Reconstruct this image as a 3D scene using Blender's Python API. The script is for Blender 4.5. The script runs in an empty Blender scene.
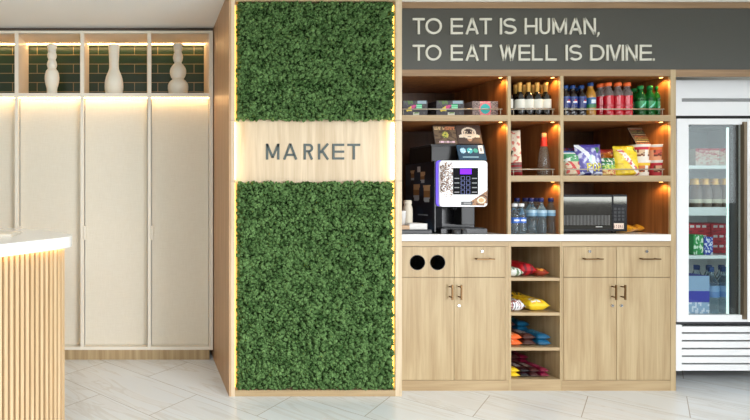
import bpy, bmesh, math, random
import numpy as np
from mathutils import Vector, Matrix, noise

random.seed(7)
np.random.seed(7)
S = bpy.context.scene
COL = S.collection
F = 506.25          # focal length in pixels of a 750 px wide picture
PI = math.pi

def srgb(c):
    out = []
    for v in c[:3]:
        v = v / 255.0
        out.append(v / 12.92 if v <= 0.04045 else ((v + 0.055) / 1.055) ** 2.4)
    return tuple(out)

# ------------------------------------------------------------------ camera
cam = bpy.data.cameras.new('camera')
cam.sensor_width = 36.0
cam.lens = 36.0 * F / 750.0
cam.shift_x = (375 - 145) / 750.0
cam.shift_y = -(210 - 194) / 750.0
cam.clip_start = 0.05
camo = bpy.data.objects.new('camera', cam)
camo.location = (0, 0, 1.2)
camo.rotation_euler = (PI / 2, 0, 0)
COL.objects.link(camo)
S.camera = camo

# ------------------------------------------------------------------ world, light, exposure
w = bpy.data.worlds.new('daylight')
S.world = w
w.use_nodes = True
wb = w.node_tree.nodes['Background']
wb.inputs[0].default_value = (*srgb((240, 243, 245)), 1)
wb.inputs[1].default_value = 0.14
S.view_settings.view_transform = 'Standard'
S.view_settings.look = 'None'
S.view_settings.exposure = 0.0
S.view_settings.gamma = 1.0

def area(name, loc, target, sx, sy, power, col=(255, 255, 255), spread=180):
    l = bpy.data.lights.new(name, 'AREA')
    l.shape = 'RECTANGLE'; l.size = sx; l.size_y = sy
    l.energy = power; l.color = srgb(col); l.spread = math.radians(spread)
    o = bpy.data.objects.new(name, l)
    o.location = loc
    o.rotation_euler = (Vector(target) - Vector(loc)).to_track_quat('-Z', 'Y').to_euler()
    COL.objects.link(o)
    return o
# unseen overhead area lamps added to brighten the floor and lower fronts
area('overhead_fill_light', (2.9, -1.1, 2.38), (2.9, -1.1, 0), 2.6, 2.0, 98, (244, 249, 255))
area('overhead_fill_light', (-0.3, -1.0, 2.38), (-0.3, -1.0, 0), 2.2, 2.0, 84, (244, 249, 255))
# daylight through the shopfront windows behind and to the right of the photographer
area('window_daylight', (4.4, -2.2, 1.1), (-0.4, 3.6, -1.1), 2.6, 1.6, 48, (248, 251, 255), 76)
area('side_window_daylight', (6.1, -0.1, 1.70), (3.0, 0.6, 1.5), 3.2, 1.2, 24, (240, 249, 255))

# ------------------------------------------------------------------ materials
MATS = {}
def newmat(name):
    m = bpy.data.materials.new(name); m.use_nodes = True
    MATS[name] = m
    nt = m.node_tree
    return m, nt, nt.nodes['Principled BSDF']

def plain(name, col, rough=0.5, metal=0.0, emit=0.0, trans=0.0, ior=1.45, coat=0.0, bump=0.0, bscale=200, spec=None):
    m, nt, b = newmat(name)
    b.inputs['Base Color'].default_value = (*srgb(col), 1)
    b.inputs['Roughness'].default_value = rough
    b.inputs['Metallic'].default_value = metal
    b.inputs['IOR'].default_value = ior
    b.inputs['Transmission Weight'].default_value = trans
    b.inputs['Coat Weight'].default_value = coat
    if spec is not None: b.inputs['Specular IOR Level'].default_value = spec
    if emit:
        b.inputs['Emission Color'].default_value = (*srgb(col), 1)
        b.inputs['Emission Strength'].default_value = emit
    tc = nt.nodes.new('ShaderNodeTexCoord')
    n = nt.nodes.new('ShaderNodeTexNoise'); n.inputs['Scale'].default_value = bscale
    nt.links.new(tc.outputs['Object'], n.inputs['Vector'])
    mr = nt.nodes.new('ShaderNodeMapRange')
    mr.inputs[3].default_value = max(0.0, rough - 0.04); mr.inputs[4].default_value = min(1, rough + 0.04)
    nt.links.new(n.outputs['Fac'], mr.inputs[0]); nt.links.new(mr.outputs[0], b.inputs['Roughness'])
    if bump:
        bp = nt.nodes.new('ShaderNodeBump'); bp.inputs['Strength'].default_value = bump; bp.inputs['Distance'].default_value = 0.002
        nt.links.new(n.outputs['Fac'], bp.inputs['Height']); nt.links.new(bp.outputs[0], b.inputs['Normal'])
    return m

def wood(name, c1, c2, rough=0.45, axis='Z', scale=1.0):
    m, nt, b = newmat(name)
    tc = nt.nodes.new('ShaderNodeTexCoord')
    mp = nt.nodes.new('ShaderNodeMapping')
    s = {'Z': (9, 9, 0.55), 'X': (0.55, 9, 9), 'Y': (9, 0.55, 9)}[axis]
    mp.inputs['Scale'].default_value = tuple(v * scale for v in s)
    nt.links.new(tc.outputs['Object'], mp.inputs['Vector'])
    n = nt.nodes.new('ShaderNodeTexNoise'); n.inputs['Scale'].default_value = 3.0
    n.inputs['Detail'].default_value = 6; n.inputs['Distortion'].default_value = 0.6
    nt.links.new(mp.outputs[0], n.inputs['Vector'])
    mp2 = nt.nodes.new('ShaderNodeMapping')
    mp2.inputs['Scale'].default_value = tuple(v * scale * 9 if v > 1 else v * scale * 4 for v in s)
    nt.links.new(tc.outputs['Object'], mp2.inputs['Vector'])
    n2 = nt.nodes.new('ShaderNodeTexNoise'); n2.inputs['Scale'].default_value = 2.0; n2.inputs['Detail'].default_value = 3
    nt.links.new(mp2.outputs[0], n2.inputs['Vector'])
    mx = nt.nodes.new('ShaderNodeMath'); mx.operation = 'MULTIPLY_ADD'
    mx.inputs[1].default_value = 0.35
    nt.links.new(n2.outputs['Fac'], mx.inputs[0]); nt.links.new(n.outputs['Fac'], mx.inputs[2])
    r = nt.nodes.new('ShaderNodeValToRGB')
    r.color_ramp.elements[0].position = 0.48; r.color_ramp.elements[1].position = 0.86
    r.color_ramp.elements[0].color = (*srgb(c1), 1); r.color_ramp.elements[1].color = (*srgb(c2), 1)
    nt.links.new(mx.outputs[0], r.inputs[0]); nt.links.new(r.outputs[0], b.inputs['Base Color'])
    b.inputs['Roughness'].default_value = rough
    bp = nt.nodes.new('ShaderNodeBump'); bp.inputs['Strength'].default_value = 0.08; bp.inputs['Distance'].default_value = 0.002
    nt.links.new(n2.outputs['Fac'], bp.inputs['Height']); nt.links.new(bp.outputs[0], b.inputs['Normal'])
    return m

def colored(name, rough, metal=0.0, coat=0.0, trans=0.0):
    m, nt, b = newmat(name)
    a = nt.nodes.new('ShaderNodeVertexColor'); a.layer_name = 'Col'
    nt.links.new(a.outputs['Color'], b.inputs['Base Color'])
    b.inputs['Roughness'].default_value = rough; b.inputs['Metallic'].default_value = metal
    b.inputs['Coat Weight'].default_value = coat; b.inputs['Transmission Weight'].default_value = trans
    n = nt.nodes.new('ShaderNodeTexNoise'); n.inputs['Scale'].default_value = 60
    bp = nt.nodes.new('ShaderNodeBump'); bp.inputs['Strength'].default_value = 0.15; bp.inputs['Distance'].default_value = 0.003
    nt.links.new(n.outputs['Fac'], bp.inputs['Height']); nt.links.new(bp.outputs[0], b.inputs['Normal'])
    return m

wood('oak', (193, 170, 131), (165, 138, 99))
wood('oak_dark', (176, 136, 94), (140, 102, 66))
wood('walnut', (168, 108, 58), (126, 76, 36))
wood('dark_wood_back', (104, 72, 48), (80, 54, 36))  # back boards coloured darker than the other woods
wood('oak_side', (196, 160, 122), (172, 134, 98))
wood('oak_panel', (222, 202, 172), (198, 174, 140))
wood('oak_across_shaded', (168, 136, 100), (142, 112, 80), axis='X')  # same oak recoloured darker and redder for the shade on the top rails
wood('oak_rail', (186, 161, 123), (162, 135, 97), axis='X')
wood('oak_slat', (232, 202, 160), (214, 180, 136))
plain('slat_back', (84, 56, 34), 0.7)
plain('cream_paint', (240, 232, 216), 0.45)
plain('niche_lining', (238, 218, 192), 0.5)
plain('wall_paint', (226, 222, 212), 0.7, bump=0.05)
plain('ceiling_paint', (244, 242, 236), 0.8, bump=0.03)
plain('shadow_gap', (96, 84, 74), 0.8)
plain('quartz', (246, 246, 244), 0.22, coat=0.3)
plain('sign_grey', (66, 65, 57), 0.32, spec=0.8)
plain('letter_cream', (214, 210, 194), 0.4)
plain('letter_slate', (84, 94, 92), 0.5)
plain('steel', (200, 200, 198), 0.25, metal=1.0)
plain('bronze', (120, 92, 62), 0.35, metal=1.0)
plain('rod', (196, 184, 164), 0.4, metal=0.5)
plain('white_enamel', (246, 246, 246), 0.35)
plain('cool_white', (232, 238, 240), 0.4)
plain('groove', (150, 150, 150), 0.5)
plain('black_plastic', (20, 20, 22), 0.28)
plain('dark_gap', (26, 24, 22), 0.7)
plain('charcoal', (58, 58, 60), 0.4)
plain('smoked', (26, 25, 24), 0.35, trans=0.2)
plain('keypad_black', (10, 10, 14), 0.5, spec=0.1)
plain('key_blue', (120, 130, 190), 0.5)
plain('bronze_profile', (128, 112, 92), 0.35, metal=0.6)
plain('vase_ceramic', (242, 238, 224), 0.6, bump=0.1, bscale=90)
plain('paper', (246, 244, 240), 0.8)
plain('mirror_glass', (168, 164, 154), 0.06, metal=1.0)
plain('water_pet', (214, 232, 242), 0.04, trans=0.95, ior=1.33)
plain('green_pet', (38, 160, 70), 0.06, trans=0.75, ior=1.33)
plain('clear_pet', (238, 226, 222), 0.05, trans=0.85, ior=1.3)
plain('cola', (26, 12, 8), 0.08, coat=0.6)
plain('tea', (190, 132, 40), 0.1, coat=0.6)
plain('red_drink', (200, 10, 34), 0.12, coat=0.6)
plain('wine_glass', (14, 16, 12), 0.08, coat=0.8)
plain('gold_foil', (240, 184, 96), 0.35, metal=0.25)
plain('wine_label', (236, 234, 222), 0.7)
plain('blue_cap', (20, 66, 130), 0.4)
plain('navy_cap', (24, 32, 96), 0.4)
plain('white_cap', (240, 240, 240), 0.4)
plain('orange_cap', (244, 110, 50), 0.4)
plain('green_cap', (18, 130, 60), 0.4)
plain('red_wax', (226, 60, 48), 0.4)
plain('cork', (222, 170, 120), 0.7)
plain('grey_glass', (226, 220, 206), 0.05, trans=0.9, ior=1.4)
plain('cup_plastic', (236, 226, 206), 0.5)
plain('led_warm', (255, 212, 150), 0.5, emit=19.0)
plain('led_moss', (255, 200, 84), 0.5, emit=5.0)
plain('led_panel', (255, 226, 166), 0.5, emit=18.0)
plain('puck_glow', (255, 190, 100), 0.5, emit=9.0)
plain('led_cool', (222, 242, 236), 0.5, emit=1.3)
plain('screen_purple', (120, 40, 240), 0.5, emit=0.8, spec=0.1)
plain('purple_led', (96, 70, 210), 0.4, emit=0.7)
colored('print_card', 0.5)
colored('print_film', 0.28, coat=0.3)

# door linen
m, nt, b = newmat('linen')
tc = nt.nodes.new('ShaderNodeTexCoord')
wv1 = nt.nodes.new('ShaderNodeTexNoise'); wv2 = nt.nodes.new('ShaderNodeTexNoise')
for wv, sc in ((wv1, (260, 260, 14)), (wv2, (14, 260, 260))):
    mp = nt.nodes.new('ShaderNodeMapping'); mp.inputs['Scale'].default_value = sc
    nt.links.new(tc.outputs['Object'], mp.inputs['Vector']); nt.links.new(mp.outputs[0], wv.inputs['Vector'])
    wv.inputs['Scale'].default_value = 1.0
ad = nt.nodes.new('ShaderNodeMath'); ad.operation = 'ADD'
nt.links.new(wv1.outputs['Fac'], ad.inputs[0]); nt.links.new(wv2.outputs['Fac'], ad.inputs[1])
r = nt.nodes.new('ShaderNodeValToRGB')
r.color_ramp.elements[0].position = 0.3; r.color_ramp.elements[1].position = 1.0
hv = nt.nodes.new('ShaderNodeMath'); hv.operation = 'MULTIPLY'; hv.inputs[1].default_value = 0.6
nt.links.new(ad.outputs[0], hv.inputs[0]); nt.links.new(hv.outputs[0], r.inputs[0])
r.color_ramp.elements[0].color = (*srgb((224, 215, 196)), 1); r.color_ramp.elements[1].color = (*srgb((238, 231, 215)), 1)
nt.links.new(r.outputs[0], b.inputs['Base Color']); b.inputs['Roughness'].default_value = 0.75
bp = nt.nodes.new('ShaderNodeBump'); bp.inputs['Strength'].default_value = 0.2; bp.inputs['Distance'].default_value = 0.001
nt.links.new(ad.outputs[0], bp.inputs['Height']); nt.links.new(bp.outputs[0], b.inputs['Normal'])

# dark green wall tile
m, nt, b = newmat('green_tile')
tc = nt.nodes.new('ShaderNodeTexCoord')
sp = nt.nodes.new('ShaderNodeSeparateXYZ'); cb = nt.nodes.new('ShaderNodeCombineXYZ')
nt.links.new(tc.outputs['Object'], sp.inputs[0])
zo = nt.nodes.new('ShaderNodeMath'); zo.operation = 'ADD'; zo.inputs[1].default_value = 0.026
nt.links.new(sp.outputs[2], zo.inputs[0])
nt.links.new(sp.outputs[0], cb.inputs[0]); nt.links.new(zo.outputs[0], cb.inputs[1])
br = nt.nodes.new('ShaderNodeTexBrick')
nt.links.new(cb.outputs[0], br.inputs['Vector'])
br.inputs['Scale'].default_value = 1.0
br.inputs['Brick Width'].default_value = 0.285; br.inputs['Row Height'].default_value = 0.0725
br.inputs['Mortar Size'].default_value = 0.0028; br.inputs['Mortar Smooth'].default_value = 0.1
br.inputs['Color1'].default_value = (*srgb((28, 56, 32)), 1); br.inputs['Color2'].default_value = (*srgb((22, 47, 28)), 1)
br.inputs['Mortar'].default_value = (*srgb((150, 130, 92)), 1)
nt.links.new(br.outputs['Color'], b.inputs['Base Color']); b.inputs['Roughness'].default_value = 0.3

# marble look floor laid at 45 degrees in half bond
m, nt, b = newmat('floor_tile')
tc = nt.nodes.new('ShaderNodeTexCoord')
mp = nt.nodes.new('ShaderNodeMapping'); mp.vector_type = 'POINT'
mp.inputs['Rotation'].default_value = (0, 0, PI / 4)
nt.links.new(tc.outputs['Object'], mp.inputs['Vector'])   # x' = (X-Y)/sqrt2, y' = (X+Y)/sqrt2
off = nt.nodes.new('ShaderNodeVectorMath'); off.operation = 'ADD'
q = math.sqrt(2)
RW = 0.575 / q; BW = 1.172 / q
off.inputs[1].default_value = (2.72 / q + 20.5 * BW, -2.766 / q + 20 * RW, 0)
nt.links.new(mp.outputs[0], off.inputs[0])
br = nt.nodes.new('ShaderNodeTexBrick')
nt.links.new(off.outputs[0], br.inputs['Vector'])
br.inputs['Scale'].default_value = 1.0; br.offset = 0.5
br.inputs['Brick Width'].default_value = BW; br.inputs['Row Height'].default_value = RW
br.inputs['Mortar Size'].default_value = 0.0022; br.inputs['Mortar Smooth'].default_value = 0.2
br.inputs['Color1'].default_value = (0, 0, 0, 1); br.inputs['Color2'].default_value = (1, 1, 1, 1)
br.inputs['Mortar'].default_value = (0.5, 0.5, 0.5, 1)
st = nt.nodes.new('ShaderNodeVectorMath'); st.operation = 'MULTIPLY'; st.inputs[1].default_value = (0.9, 5.5, 1)
nt.links.new(off.outputs[0], st.inputs[0])
sh = nt.nodes.new('ShaderNodeVectorMath'); sh.operation = 'MULTIPLY_ADD'; sh.inputs[1].default_value = (7, 9, 3)
nt.links.new(br.outputs['Color'], sh.inputs[0]); nt.links.new(st.outputs[0], sh.inputs[2])
n = nt.nodes.new('ShaderNodeTexNoise'); n.inputs['Scale'].default_value = 1.6; n.inputs['Detail'].default_value = 5
n.inputs['Distortion'].default_value = 1.2
nt.links.new(sh.outputs[0], n.inputs['Vector'])
r = nt.nodes.new('ShaderNodeValToRGB')
e = r.color_ramp.elements
e[0].position = 0.3; e[0].color = (*srgb((228, 233, 236)), 1)
e[1].position = 0.7; e[1].color = (*srgb((226, 228, 228)), 1)
x = e.new(0.49); x.color = (*srgb((231, 235, 237)), 1)
x = e.new(0.53); x.color = (*srgb((219, 220, 218)), 1)
x = e.new(0.57); x.color = (*srgb((230, 233, 234)), 1)
nt.links.new(n.outputs['Fac'], r.inputs[0])
mx = nt.nodes.new('ShaderNodeMix'); mx.data_type = 'RGBA'
nt.links.new(br.outputs['Fac'], mx.inputs[0]); nt.links.new(r.outputs[0], mx.inputs[6])
mx.inputs[7].default_value = (*srgb((176, 170, 160)), 1)
nt.links.new(mx.outputs[2], b.inputs['Base Color'])
b.inputs['Roughness'].default_value = 0.22

# moss
m, nt, b = newmat('moss')
tc = nt.nodes.new('ShaderNodeTexCoord')
n = nt.nodes.new('ShaderNodeTexNoise'); n.inputs['Scale'].default_value = 95; n.inputs['Detail'].default_value = 6
n2 = nt.nodes.new('ShaderNodeTexNoise'); n2.inputs['Scale'].default_value = 16; n2.inputs['Detail'].default_value = 3
nt.links.new(tc.outputs['Object'], n.inputs['Vector']); nt.links.new(tc.outputs['Object'], n2.inputs['Vector'])
ad = nt.nodes.new('ShaderNodeMath'); ad.operation = 'ADD'
nt.links.new(n.outputs['Fac'], ad.inputs[0]); nt.links.new(n2.outputs['Fac'], ad.inputs[1])
r = nt.nodes.new('ShaderNodeValToRGB')
hv = nt.nodes.new('ShaderNodeMath'); hv.operation = 'MULTIPLY'; hv.inputs[1].default_value = 0.5
nt.links.new(ad.outputs[0], hv.inputs[0]); nt.links.new(hv.outputs[0], r.inputs[0])
r.color_ramp.elements[0].position = 0.38; r.color_ramp.elements[1].position = 0.62
r.color_ramp.elements[0].color = (*srgb((46, 76, 34)), 1); r.color_ramp.elements[1].color = (*srgb((114, 148, 90)), 1)
nt.links.new(r.outputs[0], b.inputs['Base Color']); b.inputs['Roughness'].default_value = 0.9
b.inputs['Specular IOR Level'].default_value = 0.15
bp = nt.nodes.new('ShaderNodeBump'); bp.inputs['Strength'].default_value = 0.9; bp.inputs['Distance'].default_value = 0.006
nt.links.new(n.outputs['Fac'], bp.inputs['Height']); nt.links.new(bp.outputs[0], b.inputs['Normal'])

# clear door glass
m, nt, b = newmat('pane_glass')
nt.nodes.remove(b)
tr = nt.nodes.new('ShaderNodeBsdfTransparent'); tr.inputs[0].default_value = (0.93, 0.97, 0.96, 1)
gl = nt.nodes.new('ShaderNodeBsdfGlossy'); gl.inputs['Roughness'].default_value = 0.03
ms = nt.nodes.new('ShaderNodeMixShader')
ms.inputs[0].default_value = 0.08; nt.links.new(tr.outputs[0], ms.inputs[1]); nt.links.new(gl.outputs[0], ms.inputs[2])
nt.links.new(ms.outputs[0], nt.nodes['Material Output'].inputs[0])

# ------------------------------------------------------------------ mesh builder
def P(px, py, D):
    """place seen at picture point (px, py) when it stands D metres away"""
    return Vector(((px - 145) * D / F, D, 1.2 - (py - 194) * D / F))
def PX(px, D): return (px - 145) * D / F
def PZ(py, D): return 1.2 - (py - 194) * D / F

def world_loc(o):
    v = Vector((0, 0, 0))
    while o is not None:
        v += o.location; o = o.parent
    return v

class MB:
    def __init__(s):
        s.v = []; s.f = []; s.m = []; s.c = []; s.sm = []; s.names = []
    def mi(s, m):
        if m not in s.names: s.names.append(m)
        return s.names.index(m)
    def add(s, vs, fs, mat, col=None, smooth=False):
        o = len(s.v); s.v += [tuple(v) for v in vs]; k = s.mi(mat)
        for i, f in enumerate(fs):
            s.f.append([a + o for a in f]); s.m.append(k); s.sm.append(smooth)
            s.c.append((col[i] if isinstance(col, list) else col) or (200, 200, 200))
        return s
    def box(s, x0, x1, y0, y1, z0, z1, mat, col=None):
        vs = [(x, y, z) for z in (z0, z1) for y in (y0, y1) for x in (x0, x1)]
        fs = [(0, 2, 3, 1), (4, 5, 7, 6), (0, 1, 5, 4), (2, 6, 7, 3), (0, 4, 6, 2), (1, 3, 7, 5)]
        return s.add(vs, fs, mat, col)
    def prism(s, pts, y0, y1, mat, col=None, axis='Y'):
        n = len(pts)
        if axis == 'Y': a = [(p[0], y0, p[1]) for p in pts] + [(p[0], y1, p[1]) for p in pts]
        elif axis == 'Z': a = [(p[0], p[1], y0) for p in pts] + [(p[0], p[1], y1) for p in pts]
        else: a = [(y0, p[0], p[1]) for p in pts] + [(y1, p[0], p[1]) for p in pts]
        fs = [list(range(n)), list(range(2 * n - 1, n - 1, -1))] + [(i, (i + 1) % n + 0, (i + 1) % n + n, i + n) for i in range(n)]
        return s.add(a, fs, mat, col)
    def tube(s, pts, r, mat, n=10, col=None):
        pts = [Vector(p) for p in pts]; vs = []; fs = []
        for i, p in enumerate(pts):
            d = (pts[min(i + 1, len(pts) - 1)] - pts[max(i - 1, 0)]).normalized()
            a = d.cross(Vector((0, 0, 1)))
            if a.length < 0.05: a = d.cross(Vector((1, 0, 0)))
            a.normalize(); b = d.cross(a)
            for k in range(n):
                t = 2 * PI * k / n
                vs.append(p + a * r * math.cos(t) + b * r * math.sin(t))
        for i in range(len(pts) - 1):
            for k in range(n):
                fs.append((i * n + k, i * n + (k + 1) % n, (i + 1) * n + (k + 1) % n, (i + 1) * n + k))
        fs += [list(range(n)), [len(vs) - 1 - k for k in range(n)]]
        return s.add(vs, fs, mat, col, True)
    def lathe(s, prof, mat, n=24, c=(0, 0, 0), col=None, cap=True, zone=None, colf=None):
        """prof: [(r, z)] ; zone(z)->material ; colf(theta, z)->colour"""
        vs = [(c[0] + r * math.cos(2 * PI * k / n), c[1] + r * math.sin(2 * PI * k / n), c[2] + z) for r, z in prof for k in range(n)]
        groups = {}
        for i in range(len(prof) - 1):
            zm = (prof[i][1] + prof[i + 1][1]) / 2
            mt = zone(zm) if zone else mat
            for k in range(n):
                groups.setdefault(mt, []).append(((i * n + k, i * n + (k + 1) % n, (i + 1) * n + (k + 1) % n, (i + 1) * n + k),
                                                  colf(2 * PI * (k + .5) / n, zm) if colf else col))
        if cap:
            groups.setdefault(zone(prof[0][1]) if zone else mat, []).append((list(range(n))[::-1], col))
            groups.setdefault(zone(prof[-1][1]) if zone else mat, []).append(([len(vs) - n + k for k in range(n)], col))
        first = len(s.v); s.v += vs
        for mt, fl in groups.items():
            k = s.mi(mt)
            for f, cc in fl:
                s.f.append([a + first for a in f]); s.m.append(k); s.sm.append(True); s.c.append(cc or (200, 200, 200))
        return s
    def grid(s, fn, nu, nv, mat, colf, smooth=False):
        """surface fn(u, v) -> point, coloured cell by cell"""
        vs = [fn(i / nu, j / nv) for j in range(nv + 1) for i in range(nu + 1)]
        fs = []; cs = []
        for j in range(nv):
            for i in range(nu):
                a = j * (nu + 1) + i
                fs.append((a, a + 1, a + nu + 2, a + nu + 1)); cs.append(colf((i + .5) / nu, (j + .5) / nv))
        return s.add(vs, fs, mat, cs, smooth)
    def build(s, name, parent=None, bevel=0.0, local=False):
        me = bpy.data.meshes.new(name)
        off = Vector((0, 0, 0)) if (local or parent is None) else world_loc(parent)
        me.from_pydata([(v[0] - off.x, v[1] - off.y, v[2] - off.z) for v in s.v], [], s.f)
        for n in s.names: me.materials.append(MATS[n])
        me.polygons.foreach_set('material_index', s.m)
        me.polygons.foreach_set('use_smooth', s.sm)
        if any(n.startswith('print') for n in s.names):
            ca = me.color_attributes.new('Col', 'FLOAT_COLOR', 'CORNER')
            arr = []
            for p, c in zip(me.polygons, s.c):
                arr += [*srgb(c), 1.0] * len(p.vertices)
            ca.data.foreach_set('color', arr)
        bm = bmesh.new(); bm.from_mesh(me)
        bmesh.ops.recalc_face_normals(bm, faces=bm.faces); bm.to_mesh(me); bm.free()
        o = bpy.data.objects.new(name, me); COL.objects.link(o)
        if parent is not None: o.parent = parent
        if bevel:
            bv = o.modifiers.new('edge', 'BEVEL'); bv.width = bevel; bv.segments = 2; bv.limit_method = 'ANGLE'
        return o

def tag(o, label, cat=None, group=None, kind=None):
    if label: o['label'] = label
    if cat: o['category'] = cat
    if group: o['group'] = group
    if kind: o['kind'] = kind
    return o
def thing(name, label, cat, loc=(0, 0, 0), group=None, rot=(0, 0, 0)):
    o = bpy.data.objects.new(name, None); COL.objects.link(o)
    o.empty_display_size = 0.05
    o.location = loc; o.rotation_euler = rot
    return tag(o, label, cat, group)
def struct(o, label=None):
    o['kind'] = 'structure'
    if label: o['label'] = label
    return o
def dup(root, loc, label=None, rotz=None, scale=None):
    r = root.copy(); COL.objects.link(r); r.location = loc
    if rotz is not None: r.rotation_euler = (r.rotation_euler.x, r.rotation_euler.y, rotz)
    if scale is not None: r.scale = (scale,) * 3 if isinstance(scale, float) else scale
    if label: r['label'] = label
    for ch in list(root.children):
        c = ch.copy(); COL.objects.link(c); c.parent = r
        for g in list(ch.children):
            d = g.copy(); COL.objects.link(d); d.parent = c
    return r

# key depths
DM, DU, DL, DF = 3.0, 3.087, 3.66, 3.2     # moss column, shelving, tall cupboards, fridge fronts
CEIL = 2.41
BACK = 4.02

# ------------------------------------------------------------------ structure
XL, XR = -2.3, 6.2
struct(MB().box(XL, XR, -3.6, BACK + .1, -0.08, 0, 'floor_tile').build('floor'), 'pale marble look floor tiles laid diagonally')
struct(MB().box(XL, XR, -3.6, BACK + .1, CEIL, CEIL + .1, 'ceiling_paint').build('ceiling'), 'plain off-white ceiling')
struct(MB().box(XL, XR, BACK, BACK + .1, 0, CEIL, 'wall_paint').build('wall_back'), 'painted wall behind the cupboards')
struct(MB().box(XL, XR, -3.7, -3.6, 0, CEIL, 'wall_paint').build('wall_front'), 'painted wall behind the photographer')
struct(MB().box(XL - .1, XL, -3.6, BACK + .1, 0, CEIL, 'wall_paint').build('wall_left'), 'painted wall at the left end')
MCX0, MCX1 = PX(229, DM), PX(402, DM)
struct(MB().box(MCX1, 5.1, DU - .012, DU + .1, PZ(2, DU), CEIL, 'wall_paint').build('trim_1'), 'pale filler strip above the sign board')
struct(MB().box(-1.75, MCX0 - .004, DL + .03, DL + .1, PZ(30.5, DL), CEIL, 'shadow_gap').build('trim_2'), 'dark shadow gap above the tall cupboards')

# ------------------------------------------------------------------ tall cupboards with niches
ND = DL + .32     # back of the niches
edges = [-52, 14.6, 80.3, 147.6, 209.6]
zb, z_base, z_top = 0.0, PZ(350, DL), PZ(30.5, DL)
z_sh0, z_sh1 = PZ(97, DL), PZ(93, DL)
cup_labels = ['tall linen cupboard at the far left, cut off by the frame above the white counter',
              'tall linen cupboard behind the counter end, below the first vase',
              'tall linen cupboard in the middle, below the bottle-shaped vase',
              'tall linen cupboard next to the wooden side of the moss column']
for i in range(4):
    x0 = PX(edges[i], DL); x1 = PX(edges[i + 1], DL)
    t = thing('tall_cupboard', cup_labels[i], 'cupboard', ((x0 + x1) / 2, DL + .16, 0), 'tall linen cupboards with tiled niches')
    sw = .025
    f = MB()
    f.box(x0, x0 + sw, DL, DL + .335, z_base, z_top, 'cream_paint')
    if i == 3: f.box(x1 - .001, x1 + sw, DL, DL + .335, z_base, z_top, 'cream_paint')
    xr = x1 + (0 if i < 3 else -.001)
    f.box(x0 + sw, xr, DL, DL + .02, PZ(33.2, DL), z_top, 'cream_paint')
    f.box(x0 + sw, xr, DL, DL + .335, z_top - .004, z_top, 'cream_paint')
    f.box(x0 + sw, xr, DL, DL + .335, z_sh0, z_sh1, 'cream_paint')
    f.box(x0 + sw, xr, DL, DL + .335, z_base, PZ(347, DL), 'cream_paint')
    f.build('frame', t, bevel=.0015)
    lin = MB()
    lin.box(x0 + sw, x0 + sw + .003, DL + .012, ND, z_sh1, z_top - .02, 'niche_lining')
    lin.box(xr - .003, xr, DL + .012, ND, z_sh1, z_top - .02, 'niche_lining')
    lin.box(x0 + sw, xr, DL + .012, ND, PZ(33.2, DL), z_top - .004, 'niche_lining')
    lin.build('niche_lining', t)
    MB().box(x0 + sw, xr, ND, ND + .015, z_sh1 - .01, z_top - .004, 'green_tile').build('tile_back', t)
    MB().box(x0 + sw + .004, xr - .004, ND - .068, ND - .048, PZ(33.2, DL) - .004, PZ(33.2, DL) - .0005, 'led_warm').build('niche_light', t)
    d = MB().box(x0 + sw + .003, xr - .003, DL + .048, DL + .066, PZ(347, DL) + .002, z_sh0 - .004, 'linen').build('door', t)
    MB().box(x0 + sw + .003, x0 + sw + .005, DL + .044, DL + .05, PZ(347, DL) + .002, z_sh0 - .004, 'groove').build('gasket', d)
    if i:
        hz = PZ(233, DL)
        MB().box(x0 + sw - .003, x0 + sw + .014, DL - .006, DL + .05, hz - .05, hz + .05, 'cream_paint').build('door_pull', d, bevel=.003)
    MB().box(x0 + sw + .004, xr - .004, DL + .014, DL + .026, z_sh0 - .005, z_sh0 - .001, 'led_warm').build('door_light', t)
    MB().box(x0, x1, DL + .008, DL + .3, 0, z_base, 'oak').build('plinth', t)

# ------------------------------------------------------------------ vases in the niches
def smooth_prof(pts, n=6):
    out = []
    P_ = [pts[0]] + pts + [pts[-1]]
    for i in range(1, len(P_) - 2):
        p0, p1, p2, p3 = P_[i - 1:i + 3]
        for k in range(n):
            t = k / n
            out.append(tuple(.5 * ((2 * p1[j]) + (-p0[j] + p2[j]) * t + (2 * p0[j] - 5 * p1[j] + 4 * p2[j] - p3[j]) * t * t + (-p0[j] + 3 * p1[j] - 3 * p2[j] + p3[j]) * t ** 3) for j in (0, 1)))
    out.append(pts[-1]); return out
VD = DL + .14
kv = F / VD
def vase(cx, prof_px, label):
    base = PZ(93, DL); yb = 194 - (base - 1.2) * kv
    pts = []
    for py, wpx in prof_px:
        pts.append((wpx / 2 / kv, max(0.0, (yb - py) / kv)))
    pts[0] = (pts[0][0], 0.0)
    sp = smooth_prof(pts)
    r, z = sp[-1]
    sp += [(r - .006, z), (r - .008, z - .05)]
    t = MB().lathe(sp, 'vase_ceramic', n=40)
    o = t.build('vase'); o.location = (PX(cx, VD), VD, base)
    tag(o, label, 'vase', 'cream vases in the niches')
vase(52, [(97, 11), (93, 10.5), (89, 10.5), (84, 13), (78, 14.5), (72, 12.5), (69, 8.5), (67, 9.2), (64.5, 10), (61.5, 8.6), (59.7, 7.2), (57.5, 8.8), (55, 9.2), (52, 7.6), (50, 7.2), (47.5, 9.5), (45, 10.2)],
     'cream vase with turned bulges and a flared neck in the niche above the counter end')
vase(114, [(97, 15), (92, 17.5), (87, 18.7), (82, 18.2), (77, 16), (72, 12), (69, 10), (65, 9.6), (60, 9.8), (54, 10.3), (48, 11), (45.5, 11.5)],
     'cream bottle-shaped vase with one rounded belly and a long straight neck')
vase(178, [(97, 17), (93, 19), (88, 20.5), (84, 19.4), (81, 15), (79.3, 11.5), (77, 14), (73, 16.3), (69, 15.4), (65.5, 11), (63, 7.2), (60.5, 9), (57.5, 10), (54, 8.6), (50.5, 6.4), (47.5, 8), (44.5, 10.5)],
     'cream vase of stacked round balls with a narrow waisted neck')

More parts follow.
